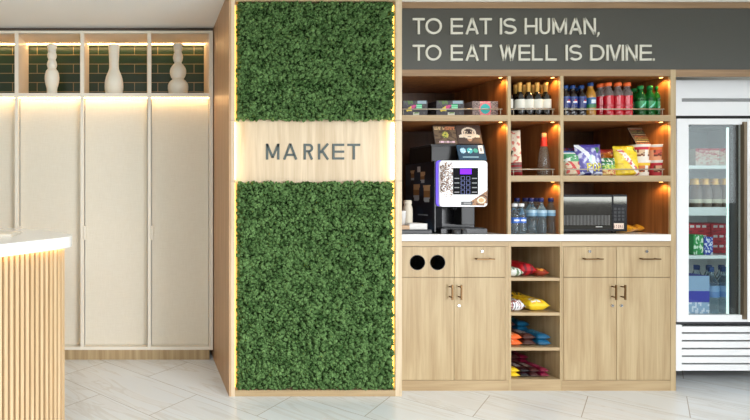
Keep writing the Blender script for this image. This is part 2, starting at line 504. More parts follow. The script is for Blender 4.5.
# ------------------------------------------------------------------ moss column
t = thing('moss_column', 'light oak framed column filled with green moss and a lit sign reading MARKET', 'feature wall', ((MCX0 + MCX1) / 2, DM + .3, 0))
xi0, xi1 = PX(235, DM), PX(395.5, DM)
z_in = PZ(390.3, DM)
for a, b in ((0, PZ(181, DM) - .0008), (PZ(181, DM) + .0008, PZ(120.5, DM) - .0008), (PZ(120.5, DM) + .0008, CEIL - .001)):
    MB().box(MCX0 + .012, xi0, DM, DM + .12, a, b, 'oak_panel').build('frame_stile', t, bevel=.001)
    MB().box(xi1, MCX1, DM, DM + .12, a, b, 'oak_panel').build('frame_stile', t, bevel=.001)
MB().box(MCX0, MCX0 + .012, DM, DL + .35, 0, CEIL - .001, 'oak_side').build('side_panel', t)
MB().box(xi0, xi1, DM, DM + .12, 0, z_in, 'oak_rail').build('frame_rail', t, bevel=.001)
MB().box(xi0, xi1, DM, DM + .12, PZ(1.2, DM), CEIL - .001, 'oak_rail').build('frame_rail', t, bevel=.001)
DB = DM + .036
MB().box(xi0, xi1, DB, DB + .02, z_in, PZ(1.2, DM), 'oak_panel').build('back_panel', t)
# moss panels: thousands of lumpy puffs packed against the board
def puff_template(seed):
    bm = bmesh.new(); bmesh.ops.create_icosphere(bm, subdivisions=2, radius=1.0)
    rs = np.random.RandomState(seed)
    v = np.array([p.co[:] for p in bm.verts]); f = np.array([[q_.index for q_ in p.verts] for p in bm.faces]); bm.free()
    v *= (1 + .30 * rs.randn(len(v)).clip(-1.4, 1.4))[:, None]
    return v, f
PUFFS = [puff_template(k) for k in range(8)]
def moss_panel(x0, x1, z0, z1, seed):
    rs = np.random.RandomState(seed)
    st = .0145
    nx = int((x1 - x0) / st); nz = int((z1 - z0) / st)
    V = []; Fc = []; n = 0
    for j in range(nz):
        for i in range(nx):
            x = x0 + (i + .5 + .45 * rs.uniform(-1, 1) + .5 * (j % 2)) * (x1 - x0) / nx; z = z0 + (j + .5 + .45 * rs.uniform(-1, 1)) * (z1 - z0) / nz
            if not (x0 + .004 < x < x1 - .004): x = min(max(x, x0 + .007), x1 - .007)
            r_ = rs.uniform(.0070, .0135); big = noise.noise(Vector((x * 16, z * 16, seed)))
            dv = noise.voronoi(Vector((x * 24 + .35 * big, z * 24 + .35 * noise.noise(Vector((z * 20, x * 20, 3))), seed)))[0]; gap_ = min(1, (dv[1] - dv[0]) / .22)
            dep = .006 + .016 * rs.rand() + .008 * big + .022 * gap_ ** .6
            if rs.rand() < .12: dep -= .018
            ed = min(x - x0, x1 - x, z - z0, z1 - z)
            dep = max(dep, .004) * min(1, .45 + ed / .03)
            v, f = PUFFS[rs.randint(8)]
            a = rs.uniform(0, 2 * PI); ca, sa = math.cos(a), math.sin(a)
            R = np.array([[ca, 0, sa], [0, 1, 0], [-sa, 0, ca]])
            vv = (v * np.array([1, 1.15, 1])) @ R.T * r_ + np.array([x, DB - .002 - dep, z])
            vv[:, 1] = np.minimum(vv[:, 1], DB - .0005)
            V.append(vv); Fc.append(f + n); n += len(v)
    V = np.concatenate(V).astype(np.float32); Fc = np.concatenate(Fc).astype(np.int32)
    V -= np.array(world_loc(t)[:], dtype=np.float32)
    me = bpy.data.meshes.new('moss_panel')
    me.vertices.add(len(V)); me.vertices.foreach_set('co', V.ravel())
    me.loops.add(len(Fc) * 3); me.loops.foreach_set('vertex_index', Fc.ravel())
    me.polygons.add(len(Fc)); me.polygons.foreach_set('loop_start', np.arange(0, len(Fc) * 3, 3, dtype=np.int32))
    me.update(calc_edges=True); me.validate(); me.materials.append(MATS['moss'])
    o = bpy.data.objects.new('moss_panel', me); COL.objects.link(o); o.parent = t
    m_ = MB(); m_.box(x0 + .006, x1 - .006, DB - .008, DB - .0006, z0 + .006, z1 - .006, 'moss')
    m_.build('moss_backing', t)
    return o
moss_panel(PX(237.2, DM), PX(393.6, DM), PZ(119.5, DM), PZ(1.6, DM), 11)
moss_panel(PX(237.2, DM), PX(393.6, DM), z_in + .003, PZ(182.5, DM), 23)
for xs, xe in ((xi0 + .001, xi0 + .005), (xi1 - .005, xi1 - .001)):
    for a, b, mt in ((z_in + .01, PZ(183, DM), 'led_moss'), (PZ(179.5, DM), PZ(122, DM), 'led_panel'), (PZ(119, DM), PZ(4, DM), 'led_moss')):
        MB().box(xs, xe, DB - .016, DB - .002, a, b, mt).build('light_strip', t)

# letters from strokes --------------------------------------------------------
def stroke(mb, a, b, th, y0, y1, mat):
    a = Vector(a); b = Vector(b); d = (b - a).normalized(); n = Vector((-d.y, d.x)) * th / 2
    mb.prism([a + n, b + n, b - n, a - n], y0, y1, mat)
def arc(mb, c, rx, ry, t0, t1, th, y0, y1, mat, n=20):
    pts = [(c[0] + rx * math.cos(math.radians(t0 + (t1 - t0) * i / n)), c[1] + ry * math.sin(math.radians(t0 + (t1 - t0) * i / n))) for i in range(n + 1)]
    pin = [(c[0] + (rx - th) * math.cos(math.radians(t0 + (t1 - t0) * i / n)), c[1] + (ry - th) * math.sin(math.radians(t0 + (t1 - t0) * i / n))) for i in range(n + 1)]
    for i in range(n): mb.prism([pts[i], pts[i + 1], pin[i + 1], pin[i]], y0, y1, mat)
def letter(ch, x0, x1, z0, z1, th, y0, y1, mat, parent):
    mb = MB(); h = th / 2; zm = (z0 + z1) / 2; xm = (x0 + x1) / 2
    L = lambda a, b: stroke(mb, a, b, th, y0, y1, mat)
    if ch == 'T': L((x0, z1 - h), (x1, z1 - h)); L((xm, z0), (xm, z1 - th))
    elif ch == 'O': arc(mb, (xm, zm), (x1 - x0) / 2, (z1 - z0) / 2, 0, 360, th, y0, y1, mat, 40)
    elif ch == 'E':
        L((x0 + h, z0), (x0 + h, z1))
        for z in (z0 + h, zm, z1 - h): L((x0 + th, z), (x1, z))
    elif ch == 'A':
        L((x0 + h, z0), (xm, z1)); L((x1 - h, z0), (xm, z1)); zz = z0 + (z1 - z0) * .3
        dx = (x1 - x0) / 2 * .3; L((x0 + dx + h, zz), (x1 - dx - h, zz))
    elif ch == 'I': L((xm, z0), (xm, z1))
    elif ch in 'HN':
        L((x0 + h, z0), (x0 + h, z1)); L((x1 - h, z0), (x1 - h, z1))
        if ch == 'H': L((x0 + th, zm), (x1 - th, zm))
        else: L((x0 + h, z1), (x1 - h, z0))
    elif ch == 'M':
        L((x0 + h, z0), (x0 + h, z1)); L((x1 - h, z0), (x1 - h, z1)); L((x0 + h, z1 - h * .4), (xm, z0 + (z1 - z0) * .12)); L((x1 - h, z1 - h * .4), (xm, z0 + (z1 - z0) * .12))
    elif ch == 'W':
        q1 = x0 + (x1 - x0) * .28; q2 = x0 + (x1 - x0) * .72
        L((x0 + h, z1), (q1, z0)); L((q1, z0), (xm, z1)); L((xm, z1), (q2, z0)); L((q2, z0), (x1 - h, z1))
    elif ch == 'V': L((x0 + h, z1), (xm, z0)); L((xm, z0), (x1 - h, z1))
    elif ch == 'L': L((x0 + h, z0), (x0 + h, z1)); L((x0 + th, z0 + h), (x1, z0 + h))
    elif ch == 'U':
        r = (x1 - x0) / 2; L((x0 + h, z0 + r), (x0 + h, z1)); L((x1 - h, z0 + r), (x1 - h, z1)); arc(mb, (xm, z0 + r), r, r, 180, 360, th, y0, y1, mat)
    elif ch == 'D':
        r = (z1 - z0) / 2; L((x0 + h, z0), (x0 + h, z1)); xs = x1 - r
        if xs > x0 + th: L((x0 + th, z0 + h), (xs, z0 + h)); L((x0 + th, z1 - h), (xs, z1 - h))
        arc(mb, (max(xs, x0 + h), zm), min(r, x1 - x0 - h), r, -90, 90, th, y0, y1, mat, 26)
    elif ch == 'S':
        r = (z1 - z0) / 4 + th / 4; rx = (x1 - x0) / 2
        arc(mb, (xm, z1 - r), rx, r, 30, 270, th, y0, y1, mat); arc(mb, (xm, z0 + r), rx, r, -150, 90, th, y0, y1, mat)
    elif ch == 'R':
        L((x0 + h, z0), (x0 + h, z1)); r = (z1 - z0) * .27; xs = x1 - r
        L((x0 + th, z1 - h), (xs, z1 - h)); L((x0 + th, z1 - 2 * r + h), (xs, z1 - 2 * r + h))
        arc(mb, (xs, z1 - r), r, r, -90, 90, th, y0, y1, mat); L((xm, z1 - 2 * r + h), (x1 - h, z0))
    elif ch == 'K':
        L((x0 + h, z0), (x0 + h, z1)); L((x0 + th, zm - h), (x1 - h, z1)); L((xm - h, zm + h * .4), (x1 - h, z0))
    elif ch == '.': mb.box(x0, x1, y0, y1, z0, z0 + th, mat)
    elif ch == ',': mb.prism([(x0 + h, z0 + th), (x1, z0 + th), (x1, z0), (x0 + h * .6, z0 - th * 1.3), (x0, z0 - th * 1.3)], y0, y1, mat)
    return mb.build('letter', parent)
lt = [('M', 265.9, 279.3), ('A', 283, 297.3), ('R', 303.6, 313), ('K', 317.9, 329), ('E', 332.2, 344), ('T', 347.3, 360)]
for ch, a, b in lt: letter(ch, PX(a, DB), PX(b, DB), PZ(159.6, DB), PZ(143.8, DB), .0132, DB - .005, DB, 'letter_slate', t)

# ------------------------------------------------------------------ shelving unit (carcass with niches)
UY0, UY1 = DU, DU + .53
xU0 = MCX1 + .001
xUr0, xUr1 = PX(670.6, DU), PX(676, DU)
X1a, X1b = PX(507.7, DU), PX(511, DU)
X2a, X2b = PX(560.3, DU), PX(563.6, DU)
zT0, zT1 = PZ(76, DU), PZ(69.5, DU)
zA0, zA1 = PZ(121, DU), PZ(115, DU)
zB0, zB1 = PZ(181.5, DU), PZ(175.5, DU)
ZW = PZ(234.4, DU)            # worktop height
t = thing('niche_shelving', 'oak shelving of lit open niches above the white worktop', 'shelves', ((xU0 + xUr1) / 2, UY0 + .27, 0))
ED = .014       # solid pale front edging on darker boards
MB().box(xU0, xUr0, UY1, UY1 + .02, ZW, zT1, 'dark_wood_back').build('back_panel', t)
MB().box(xUr0, xUr1, UY0, UY0 + ED, 0, zT1, 'oak').build('edging', t, bevel=.001)
MB().box(xUr0, xUr1, UY0 + ED, UY1 + .02, 0, zT1, 'walnut').build('side_panel', t)
MB().box(xU0, xU0 + .03, UY0, UY1, ZW, zT0, 'walnut').build('side_panel', t, bevel=.001)
for a, b in ((X1a, X1b), (X2a, X2b)):
    MB().box(a, b, UY0, UY0 + ED, ZW, zT0, 'oak').build('edging', t, bevel=.001)
    MB().box(a, b, UY0 + ED, UY1, ZW, zT0, 'walnut').build('divider', t)
MB().box(xU0, xUr0, UY0, UY0 + ED, zT0, zT1, 'oak_across_shaded').build('top_rail', t, bevel=.001)
MB().box(xU0, xUr0, UY0 + ED, UY1, zT0, zT1, 'walnut').build('top_board', t)
MB().box(xUr1, 4.9, UY0 + .001, UY0 + .02, PZ(76.5, DU), zT1, 'oak_across_shaded').build('top_rail', t, bevel=.001)
for a, b, z0, z1 in ((xU0 + .03, X1a, zA0, zA1), (X1b, X2a, zA0, zA1), (X2b, xUr0, zA0, zA1), (X1b, X2a, zB0, zB1), (X2b, xUr0, zB0, zB1)):
    MB().box(a, b, UY0, UY0 + ED, z0, z1, 'oak_rail').build('edging', t, bevel=.001)
    MB().box(a, b, UY0 + ED, UY1, z0, z1, 'walnut').build('shelf', t)
for a, b, z in ((xU0 + .03, X1a, zA1), (X1b, X2a, zA1), (X2b, xUr0, zA1), (X1b, X2a, zB1), (X2b, xUr0, zB1)):
    mb = MB(); zr = z + .039
    mb.tube([(a + .004, UY0 + .02, zr), (b - .02, UY0 + .02, zr)], .0036, 'rod')
    mb.tube([(a + .03, UY0 + .02, z), (a + .03, UY0 + .02, zr)], .002, 'rod'); mb.tube([(b - .03, UY0 + .02, z), (b - .03, UY0 + .02, zr)], .002, 'rod')
    mb.build('guard_rail', t)
def puck(px, z, en=1.0):
    x = PX(px, DU + .035); y = DU + .035
    o = MB().lathe([(.012, 0), (.012, .002)], 'steel', c=(x, y, z - .0022)).build('puck_light', t)
    MB().lathe([(.009, 0), (.009, .001)], 'puck_glow', c=(x, y, z - .0034)).build('lens', o)
    l = bpy.data.lights.new('puck_beam', 'SPOT'); l.energy = en; l.color = srgb((255, 196, 122)); l.spot_size = 2.5; l.spot_blend = .8; l.shadow_soft_size = .012
    lo = bpy.data.objects.new('puck_beam', l); COL.objects.link(lo); lo.parent = o
    lo.location = Vector((x, y, z - .012)) - world_loc(o)
for px, z in ((500.5, zT0), (552.5, zT0), (661, zT0), (500.5, zA0), (552.5, zA0), (661, zA0), (552.5, zB0), (661, zB0)): puck(px, z, 1.45)

# worktop
wt = MB().box(xU0, xUr0 - .001, UY0 - .004, UY1 - .001, ZW - .04, ZW, 'quartz').build('worktop', bevel=.002)
tag(wt, 'white stone worktop along the oak base cabinets under the shelving', 'worktop')

# base cabinets
ZB = ZW - .041
z_rail = PZ(246.6, DU); z_d1 = PZ(277.3, DU); z_d0 = PZ(380.2, DU)
def handle_v(x, z0, z1, parent, y):
    h = MB(); h.box(x - .004, x + .004, y - .032, y - .024, z0, z1, 'bronze')
    for z in (z0 + .012, z1 - .018): h.box(x - .004, x + .004, y - .026, y, z, z + .007, 'bronze')
    return h.build('handle', parent, bevel=.001)
def handle_h(x0, x1, z, parent, y):
    h = MB(); h.box(x0, x1, y - .032, y - .024, z - .004, z + .004, 'bronze')
    for x in (x0 + .008, x1 - .015): h.box(x, x + .007, y - .026, y, z - .004, z + .004, 'bronze')
    return h.build('handle', parent, bevel=.001)
def lock(x, z, parent, y):
    h = MB()
    n = 16
    h.prism([(x + .0085 * math.cos(2 * PI * i / n), z + .0085 * math.sin(2 * PI * i / n)) for i in range(n)], y - .006, y, 'steel')
    h.box(x - .001, x + .001, y - .0065, y - .0058, z - .005, z + .005, 'black_plastic')
    return h.build('lock', parent)
def plate_holes(mb, x0, x1, z0, z1, y0, y1, holes, r, mat):
    s = r * 1.12; zc = holes[0][1]; xs = [x0]
    for hx, hz in holes: xs += [hx - s, hx + s]
    xs.append(x1)
    for i in range(0, len(xs), 2): mb.box(xs[i], xs[i + 1], y0, y1, z0, z1, mat)
    n = 32
    for hx, hz in holes:
        mb.box(hx - s, hx + s, y0, y1, z0, hz - s, mat); mb.box(hx - s, hx + s, y0, y1, hz + s, z1, mat)
        def sq(t):
            c, q_ = math.cos(t), math.sin(t); k = s / max(abs(c), abs(q_)); return (hx + c * k, hz + q_ * k)
        for i in range(n):
            a, b = 2 * PI * i / n, 2 * PI * (i + 1) / n
            mb.prism([sq(a), sq(b), (hx + r * math.cos(b), hz + r * math.sin(b)), (hx + r * math.cos(a), hz + r * math.sin(a))], y0, y1, mat)
def base_cab(xa, xb, xm, label, left):
    c = thing('base_cabinet', label, 'cabinet', ((xa + xb) / 2, UY0 + .27, 0), 'oak base cabinets under the worktop')
    b = MB()
    b.box(xa, xb, UY0 + .02, UY1, .0, ZB - .001, 'oak'); b.box(xa, xb, UY0, UY0 + .02, z_rail + .001, ZB - .001, 'oak_rail')
    b.box(xa, xb, UY0, UY0 + .02, 0, z_d0 - .001, 'oak_rail')
    if left: b.box(xb - .02, xb, UY0, UY0 + .02, z_d0, z_rail, 'oak')
    else: b.box(xa, xa + .008, UY0, UY0 + .02, z_d0, z_rail, 'oak')
    L0 = xa + (.002 if left else .01); R0 = xb - (.0215 if left else .002); g = .0015
    b2 = MB()
    if not left: b.build('body', c)
    else:
        b.v = []; b.f = []; b.m = []; b.c = []; b.sm = []
        b.box(xa, xb, UY0 + .02, UY1, .0, z_d1 - .01, 'oak'); b.box(xm, xb, UY0 + .02, UY1, z_d1 - .01, ZB - .001, 'oak')
        b.box(xa, xm, UY0 + .3, UY1, z_d1 - .01, ZB - .001, 'dark_gap'); b.box(xa, xm, UY0 + .02, UY0 + .3, ZB - .012, ZB - .001, 'dark_gap')
        b.box(xa, xb, UY0, UY0 + .02, z_rail + .001, ZB - .001, 'oak_rail'); b.box(xa, xb, UY0, UY0 + .02, 0, z_d0 - .001, 'oak_rail')
        b.box(xb - .02, xb, UY0, UY0 + .02, z_d0, z_rail, 'oak'); b.build('body', c)
    for k, (p, q_) in enumerate(((L0, xm - g), (xm + g, R0))):
        d = MB().box(p, q_, UY0 - .001, UY0 + .019, z_d0 + g, z_d1 - g, 'oak').build('door', c, bevel=.001)
        hx = (q_ - .026) if k == 0 else (p + .026)
        handle_v(hx, PZ(299, DU), PZ(284, DU), d, UY0 - .001)
        if not (left and k == 0): lock(hx, PZ(305.5, DU), d, UY0 - .001)
        if left and k == 0:
            mb = MB(); hs = [(PX(417.3, DU), PZ(262.5, DU)), (PX(437.5, DU), PZ(262.5, DU))]
            plate_holes(mb, p, q_, z_d1 + g, z_rail - g, UY0 - .001, UY0 + .019, hs, .047, 'oak')
            wp = mb.build('waste_panel', c)
            for hx_, hz_ in hs:
                rg = MB(); n = 32
                for i in range(n):
                    a, b_ = 2 * PI * i / n, 2 * PI * (i + 1) / n
                    rg.prism([(hx_ + .047 * math.cos(a), hz_ + .047 * math.sin(a)), (hx_ + .047 * math.cos(b_), hz_ + .047 * math.sin(b_)),
                              (hx_ + .0445 * math.cos(b_), hz_ + .0445 * math.sin(b_)), (hx_ + .0445 * math.cos(a), hz_ + .0445 * math.sin(a))], UY0 - .002, UY0 + .1, 'black_plastic')
                rg.build('waste_hole_sleeve', wp)
        else:
            dr = MB().box(p, q_, UY0 - .001, UY0 + .019, z_d1 + g, z_rail - g, 'oak').build('drawer', c, bevel=.001)
            hc = {(True, 1): 482.5, (False, 0): 590, (False, 1): 647}[(left, k)]
            handle_h(PX(hc - 9, DU), PX(hc + 9, DU), PZ(258.5, DU), dr, UY0 - .001); lock(PX(hc - 1, DU), PZ(251.3, DU), dr, UY0 - .001)
XSa, XSb = PX(508.6, DU), PX(561.8, DU)
base_cab(xU0, XSa, PX(454, DU), 'oak base cabinet with two round waste holes below the coffee machine', True)
base_cab(XSb, xUr0 - .001, PX(616.3, DU), 'oak base cabinet with two locked drawers below the microwave', False)
t = thing('open_shelf_unit', 'narrow open oak shelf unit of packaged snacks between the two base cabinets', 'shelves', ((XSa + XSb) / 2, UY0 + .27, 0))
xa, xb = XSa + .001, XSb - .001
MB().box(xa, xa + .015, UY0, UY1, 0, ZB - .001, 'oak').build('side_panel', t, bevel=.001)
MB().box(xb - .01, xb, UY0, UY1, 0, ZB - .001, 'oak').build('side_panel', t, bevel=.001)
MB().box(xa + .015, xb - .01, UY1 - .012, UY1, 0, ZB - .001, 'dark_wood_back').build('back_panel', t)
MB().box(xa + .015, xb - .01, UY0, UY1 - .012, z_rail, ZB - .001, 'oak_rail').build('top_rail', t, bevel=.001)
MB().box(xa + .015, xb - .01, UY0, UY1 - .012, 0, PZ(379.3, DU), 'oak_rail').build('plinth', t, bevel=.001)
LZ = [PZ(277.8, DU), PZ(312.6, DU), PZ(347.6, DU), PZ(379.3, DU)]
for z in LZ[:3]: MB().box(xa + .015, xb - .01, UY0 + .002, UY1 - .012, z - .019, z, 'oak_rail').build('shelf', t, bevel=.001)
NX0, NX1 = xa + .015, xb - .01

# ------------------------------------------------------------------ sign board
t = thing('sign_board', 'long dark grey sign board reading TO EAT IS HUMAN, TO EAT WELL IS DIVINE', 'sign', (3.2, UY0, PZ(69.3, DU)))
SE = 4.9
MB().box(xU0, SE, UY0 + .008, UY0 + .03, PZ(69.3, DU), PZ(8, DU), 'sign_grey').build('board', t)
MB().box(xU0, SE, UY0, UY0 + .03, PZ(8, DU), PZ(2.1, DU), 'oak_across_shaded').build('frame_rail', t, bevel=.001)
l1 = [('T', 413.1, 425), ('O', 425.8, 442.2), ('E', 451, 463.1), ('A', 465.9, 479.1), ('T', 480.1, 492.2), ('I', 500.2, 502.5), ('S', 503.8, 516.9),
      ('H', 525.1, 537.8), ('U', 539.9, 550.4), ('M', 552.8, 567.3), ('A', 569.6, 582.6), ('N', 584.1, 596.3), (',', 597.4, 600)]
l2 = [('T', 413.1, 425), ('O', 425.8, 441.6), ('E', 451, 463.1), ('A', 465.9, 479.1), ('T', 480.1, 492.2), ('W', 499.9, 516.7), ('E', 518.9, 530.5),
      ('L', 532.4, 543), ('L', 546, 557), ('I', 566, 568.3), ('S', 569.8, 582.3), ('D', 590.7, 604.9), ('I', 606.9, 609.1), ('V', 609.6, 621.6), ('I', 622.2, 624.4), ('N', 626.2, 638), ('E', 640.2, 652.2), ('.', 653.4, 655.2)]
for row, za, zb_ in ((l1, 34.0, 17.9), (l2, 60.4, 44.6)):
    for ch, a, b in row: letter(ch, PX(a, DU), PX(b, DU), PZ(za, DU), PZ(zb_, DU), .0128, UY0 + .002, UY0 + .008, 'letter_cream', t)

# ------------------------------------------------------------------ reception counter
HC = 1.0
ctl = [(-.352, 2.42), (-.372, 2.53), (-.45, 2.68), (-.62, 2.87), (-.84, 3.0), (-1.15, 3.05), (-1.55, 3.0), (-1.95, 2.86), (-2.12, 2.6), (-2.12, 2.2), (-2.05, 1.8), (-1.8, 1.55), (-1.4, 1.47), (-1.05, 1.56), (-.8, 1.76), (-.6, 1.985), (-.45, 2.21), (-.375, 2.34)]
def closed(pts, n=10, inset=0.0):
    out = []; N = len(pts)
    for i in range(N):
        p0, p1, p2, p3 = (Vector(pts[(i + j - 1) % N]) for j in range(4))
        for k in range(n):
            t_ = k / n
            out.append(.5 * ((2 * p1) + (-p0 + p2) * t_ + (2 * p0 - 5 * p1 + 4 * p2 - p3) * t_ ** 2 + (-p0 + 3 * p1 - 3 * p2 + p3) * t_ ** 3))
    if inset:
        q_ = []
        for i in range(len(out)):
            d = (out[(i + 1) % len(out)] - out[i - 1]).normalized(); q_.append(out[i] + Vector((-d.y, d.x)) * inset)
        out = q_
    return out
t = thing('reception_counter', 'curved reception counter clad in thin oak slats with a white stone top', 'counter', (-1.2, 2.3, 0))
mb = MB(); o_ = closed(ctl); mb.prism(o_, HC - .052, HC, 'quartz', axis='Z'); mb.build('counter_top', t, bevel=.003)
mb = MB(); mb.prism(closed(ctl, inset=.063), 0, HC - .053, 'slat_back', axis='Z'); mb.build('body', t)
mb = MB(); ring = closed(ctl, n=120, inset=.048)
acc = 0.0; pitch = .0300; last = ring[0]; m_ = MB()
for i in range(1, len(ring) + 1):
    p = ring[i % len(ring)]; seg = (p - last).length
    acc += seg
    if acc >= pitch:
        acc -= pitch; d = (p - last).normalized(); nrm = Vector((d.y, -d.x)); hw = .0085
        a, b = p - d * hw, p + d * hw
        m_.prism([a - nrm * .014, b - nrm * .014, b + nrm * .012, a + nrm * .012], .06, HC - .058, 'oak_slat', axis='Z')
    last = p
m_.build('slat_cladding', t)
ri = closed(ctl, inset=.030); ro = closed(ctl, inset=.034); m_ = MB()
for i in range(len(ri)):
    j = (i + 1) % len(ri)
    m_.prism([ri[i], ri[j], ro[j], ro[i]], HC - .0555, HC - .0525, 'led_warm', axis='Z')
m_.build('light_strip', t)
m_ = MB()
o = MB().box(-1.05, PX(14.5, 2.42), 2.36, 2.56, HC, HC + .012, 'cream_paint').build('reflection_slab', bevel=.003)  # pale slab added where the glossy countertop shows a reflection
tag(o, 'flat pale slab added on the reception counter in place of a reflection', 'tray')

# ------------------------------------------------------------------ glass-door fridge
kx = lambda px: PX(px, DF)
kz = lambda py: PZ(py, DF)
t = thing('display_fridge', 'white two-door glass display fridge full of chilled food and drinks', 'fridge', (3.85, DF + .35, 0))
FX0, FX1 = 3.285, 4.36
z_fb, z_d0f, z_d1f, z_ft = kz(371), kz(323), kz(117.5), kz(80)
m_ = MB()
m_.box(FX0, FX0 + .035, DF + .03, DF + .72, z_fb, z_ft, 'white_enamel'); m_.box(FX1 - .035, FX1, DF + .03, DF + .72, z_fb, z_ft, 'white_enamel')
m_.box(FX0 + .035, FX1 - .035, DF + .69, DF + .72, z_fb, z_ft, 'cool_white'); m_.box(FX0 + .035, FX1 - .035, DF + .03, DF + .69, kz(118), z_ft, 'white_enamel')
m_.box(FX0 + .035, FX1 - .035, DF + .03, DF + .69, z_fb, kz(319), 'cool_white'); m_.box(3.79, 3.86, DF + .03, DF + .06, kz(319), kz(118), 'cool_white')
m_.build('cabinet_body', t, bevel=.002)
m_ = MB(); xs = kx(682.5)
m_.box(FX0, xs - .002, DF + .002, DF + .03, kz(115.5), z_ft, 'white_enamel'); m_.box(xs, FX1, DF + .006, DF + .03, kz(115.5), kz(101.5), 'white_enamel')
m_.box(xs, FX1, DF + .006, DF + .03, kz(98), z_ft, 'white_enamel'); m_.box(xs, FX1, DF + .02, DF + .03, kz(101.5), kz(98), 'groove')
m_.build('canopy_panel', t, bevel=.001)
m_ = MB(); m_.box(FX0 + .01, FX1, DF + .012, DF + .03, kz(118.3), kz(115.5), 'dark_gap'); m_.build('door_seal', t); MB().box(FX0, FX1, DF + .012, DF + .03, kz(325), kz(322.4), 'charcoal').build('door_seal', t)
m_ = MB(); m_.box(FX0, xs - .002, DF + .002, DF + .03, z_fb, kz(325), 'white_enamel')
ys = [325.2, 332.6, 340.4, 348.2, 355.8, 363.4, 371]
for a, b in zip(ys[:-1], ys[1:]):
    za, zc = kz(b), kz(a) - .011
    m_.prism([(DF + .03, za), (DF + .002, za + .002), (DF + .008, zc), (DF + .03, zc)], xs, FX1, 'white_enamel', axis='X')
m_.box(xs, FX1, DF + .03, DF + .034, z_fb, kz(325), 'dark_gap')
m_.build('louvre_panel', t)
MB().box(FX0 + .01, FX1 - .01, DF + .036, DF + .70, z_fb - .006, z_fb, 'dark_gap').build('shade_sheet', t)  # dark sheet added below the fridge to deepen its shadow on the floor
for x in (FX0 + .06, FX1 - .06):
    for y in (DF + .07, DF + .66):
        MB().lathe([(.022, 0), (.022, .012), (.01, .014), (.01, z_fb - .006)], 'steel', c=(x, y, 0)).build('foot', t)
def fdoor(x0, x1, hl):
    d = MB(); y0, y1 = DF, DF + .03; zl, zh = kz(322), kz(118.6); w0 = .075 if not hl else .03
    gx0, gx1 = x0 + w0, x1 - .03
    d.box(x0, gx0, y0, y1, zl, zh, 'white_enamel'); d.box(gx1 + .004, x1, y0, y1, zl, zh, 'white_enamel')
    d.box(gx0, gx1 + .004, y0, y1, zl, kz(315), 'white_enamel'); d.box(gx0, gx1 + .004, y0, y1, kz(124.5), zh, 'white_enamel')
    do = d.build('door', t, bevel=.0015)
    MB().box(gx0, gx1, y0 + .012, y0 + .018, kz(315), kz(124.5), 'pane_glass').build('glass', do)
    g_ = MB(); g_.box(gx1 - .05, gx1 - .001, y0 + .019, y1, kz(315), kz(124.5), 'charcoal'); g_.box(gx0, gx1 - .05, y0 + .019, y1 - .004, kz(127), kz(124.6), 'charcoal')
    g_.build('glass_border', do)
    p = MB().box(gx1 - .001, gx1 + .018, y0 - .012, y0 + .01, kz(319), kz(122), 'bronze_profile').build('edge_handle', do, bevel=.001)
    if hl:
        h = MB(); h.tube([(x0 + .022, y0 - .04, kz(250)), (x0 + .022, y0 - .04, kz(160))], .007, 'steel')
        for py in (205, 235): h.tube([(x0 + .022, y0 - .04, kz(py)), (x0 + .022, y0, kz(py))], .004, 'black_plastic')
        h.build('bar_handle', do)
    return gx0, gx1
G0, G1 = fdoor(kx(677), kx(747), False)
fdoor(kx(747.4), kx(747.4) + kx(747) - kx(677), True)
FY0, FY1 = DF + .06, DF + .66
fsh = [kz(165.5), kz(208), kz(257), kz(317)]
for z in fsh[:3]:
    m_ = MB(); m_.box(FX0 + .04, FX1 - .04, FY0, FY1, z - .012, z, 'cool_white'); m_.box(FX0 + .04, FX1 - .04, FY0 - .006, FY0, z - .018, z + .004, 'cool_white')
    m_.build('fridge_shelf', t)
for z in (fsh[1],): MB().box(FX0 + .05, 3.78, FY0 - .008, FY0 - .006, z - .05, z + .0, 'cool_white').build('price_rail', t)
MB().box(3.738, 3.758, DF + .034, DF + .056, kz(316), kz(125), 'led_cool').build('light_tube', t)
MB().box(FX0 + .037, FX0 + .045, DF + .1, DF + .13, kz(316), kz(125), 'led_cool').build('light_tube', t)

# ================================================================== goods
def U(px): return PX(px, DU)
S_TOP, S_MID = zA1, zB1
ORD = ['first', 'second', 'third', 'fourth', 'fifth', 'sixth', 'seventh']

# --- small wine bottles
def wine_proto():
    o = thing('wine_bottle', 'x', 'bottle', (0, 0, 0), 'small wine bottles on the top shelf')
    MB().lathe([(.0, 0), (.025, 0), (.0273, .004), (.0273, .118), (.025, .130), (.014, .148), (.0105, .156), (.0105, .16)], 'wine_glass', n=24).build('glass_body', o, local=True)
    MB().lathe([(.0112, .152), (.0112, .196), (.0128, .197), (.0128, .208), (.0118, .213), (.0, .214)], 'gold_foil', n=20).build('foil', o, local=True)
    MB().lathe([(.0278, .050), (.0278, .106)], 'wine_label', n=24, cap=False).build('label', o, local=True)
    return o
wp = wine_proto(); first = True
front = [511.6, 519.6, 528.3, 537, 545.8]
lab = ['cut off by the divider', 'second from the left divider', 'in the middle of the row', 'second from the right end', 'at the right end of the row']
for i, px in enumerate(front):
    y = DU + .07; loc = (PX(px, y), y, S_TOP)
    if i == 0: loc = (X1b + .030, y, S_TOP)
    if first: wp.location = loc; wp['label'] = 'front row wine bottle, ' + lab[i]; first = False
    else: dup(wp, loc, 'front row wine bottle, ' + lab[i])
for i, px in enumerate([515.5, 523.6, 532.4, 541.0]):
    y = DU + .135; dup(wp, (PX(px, y), y, S_TOP), 'wine bottle standing in the back row, %s gap from the left' % ORD[i])

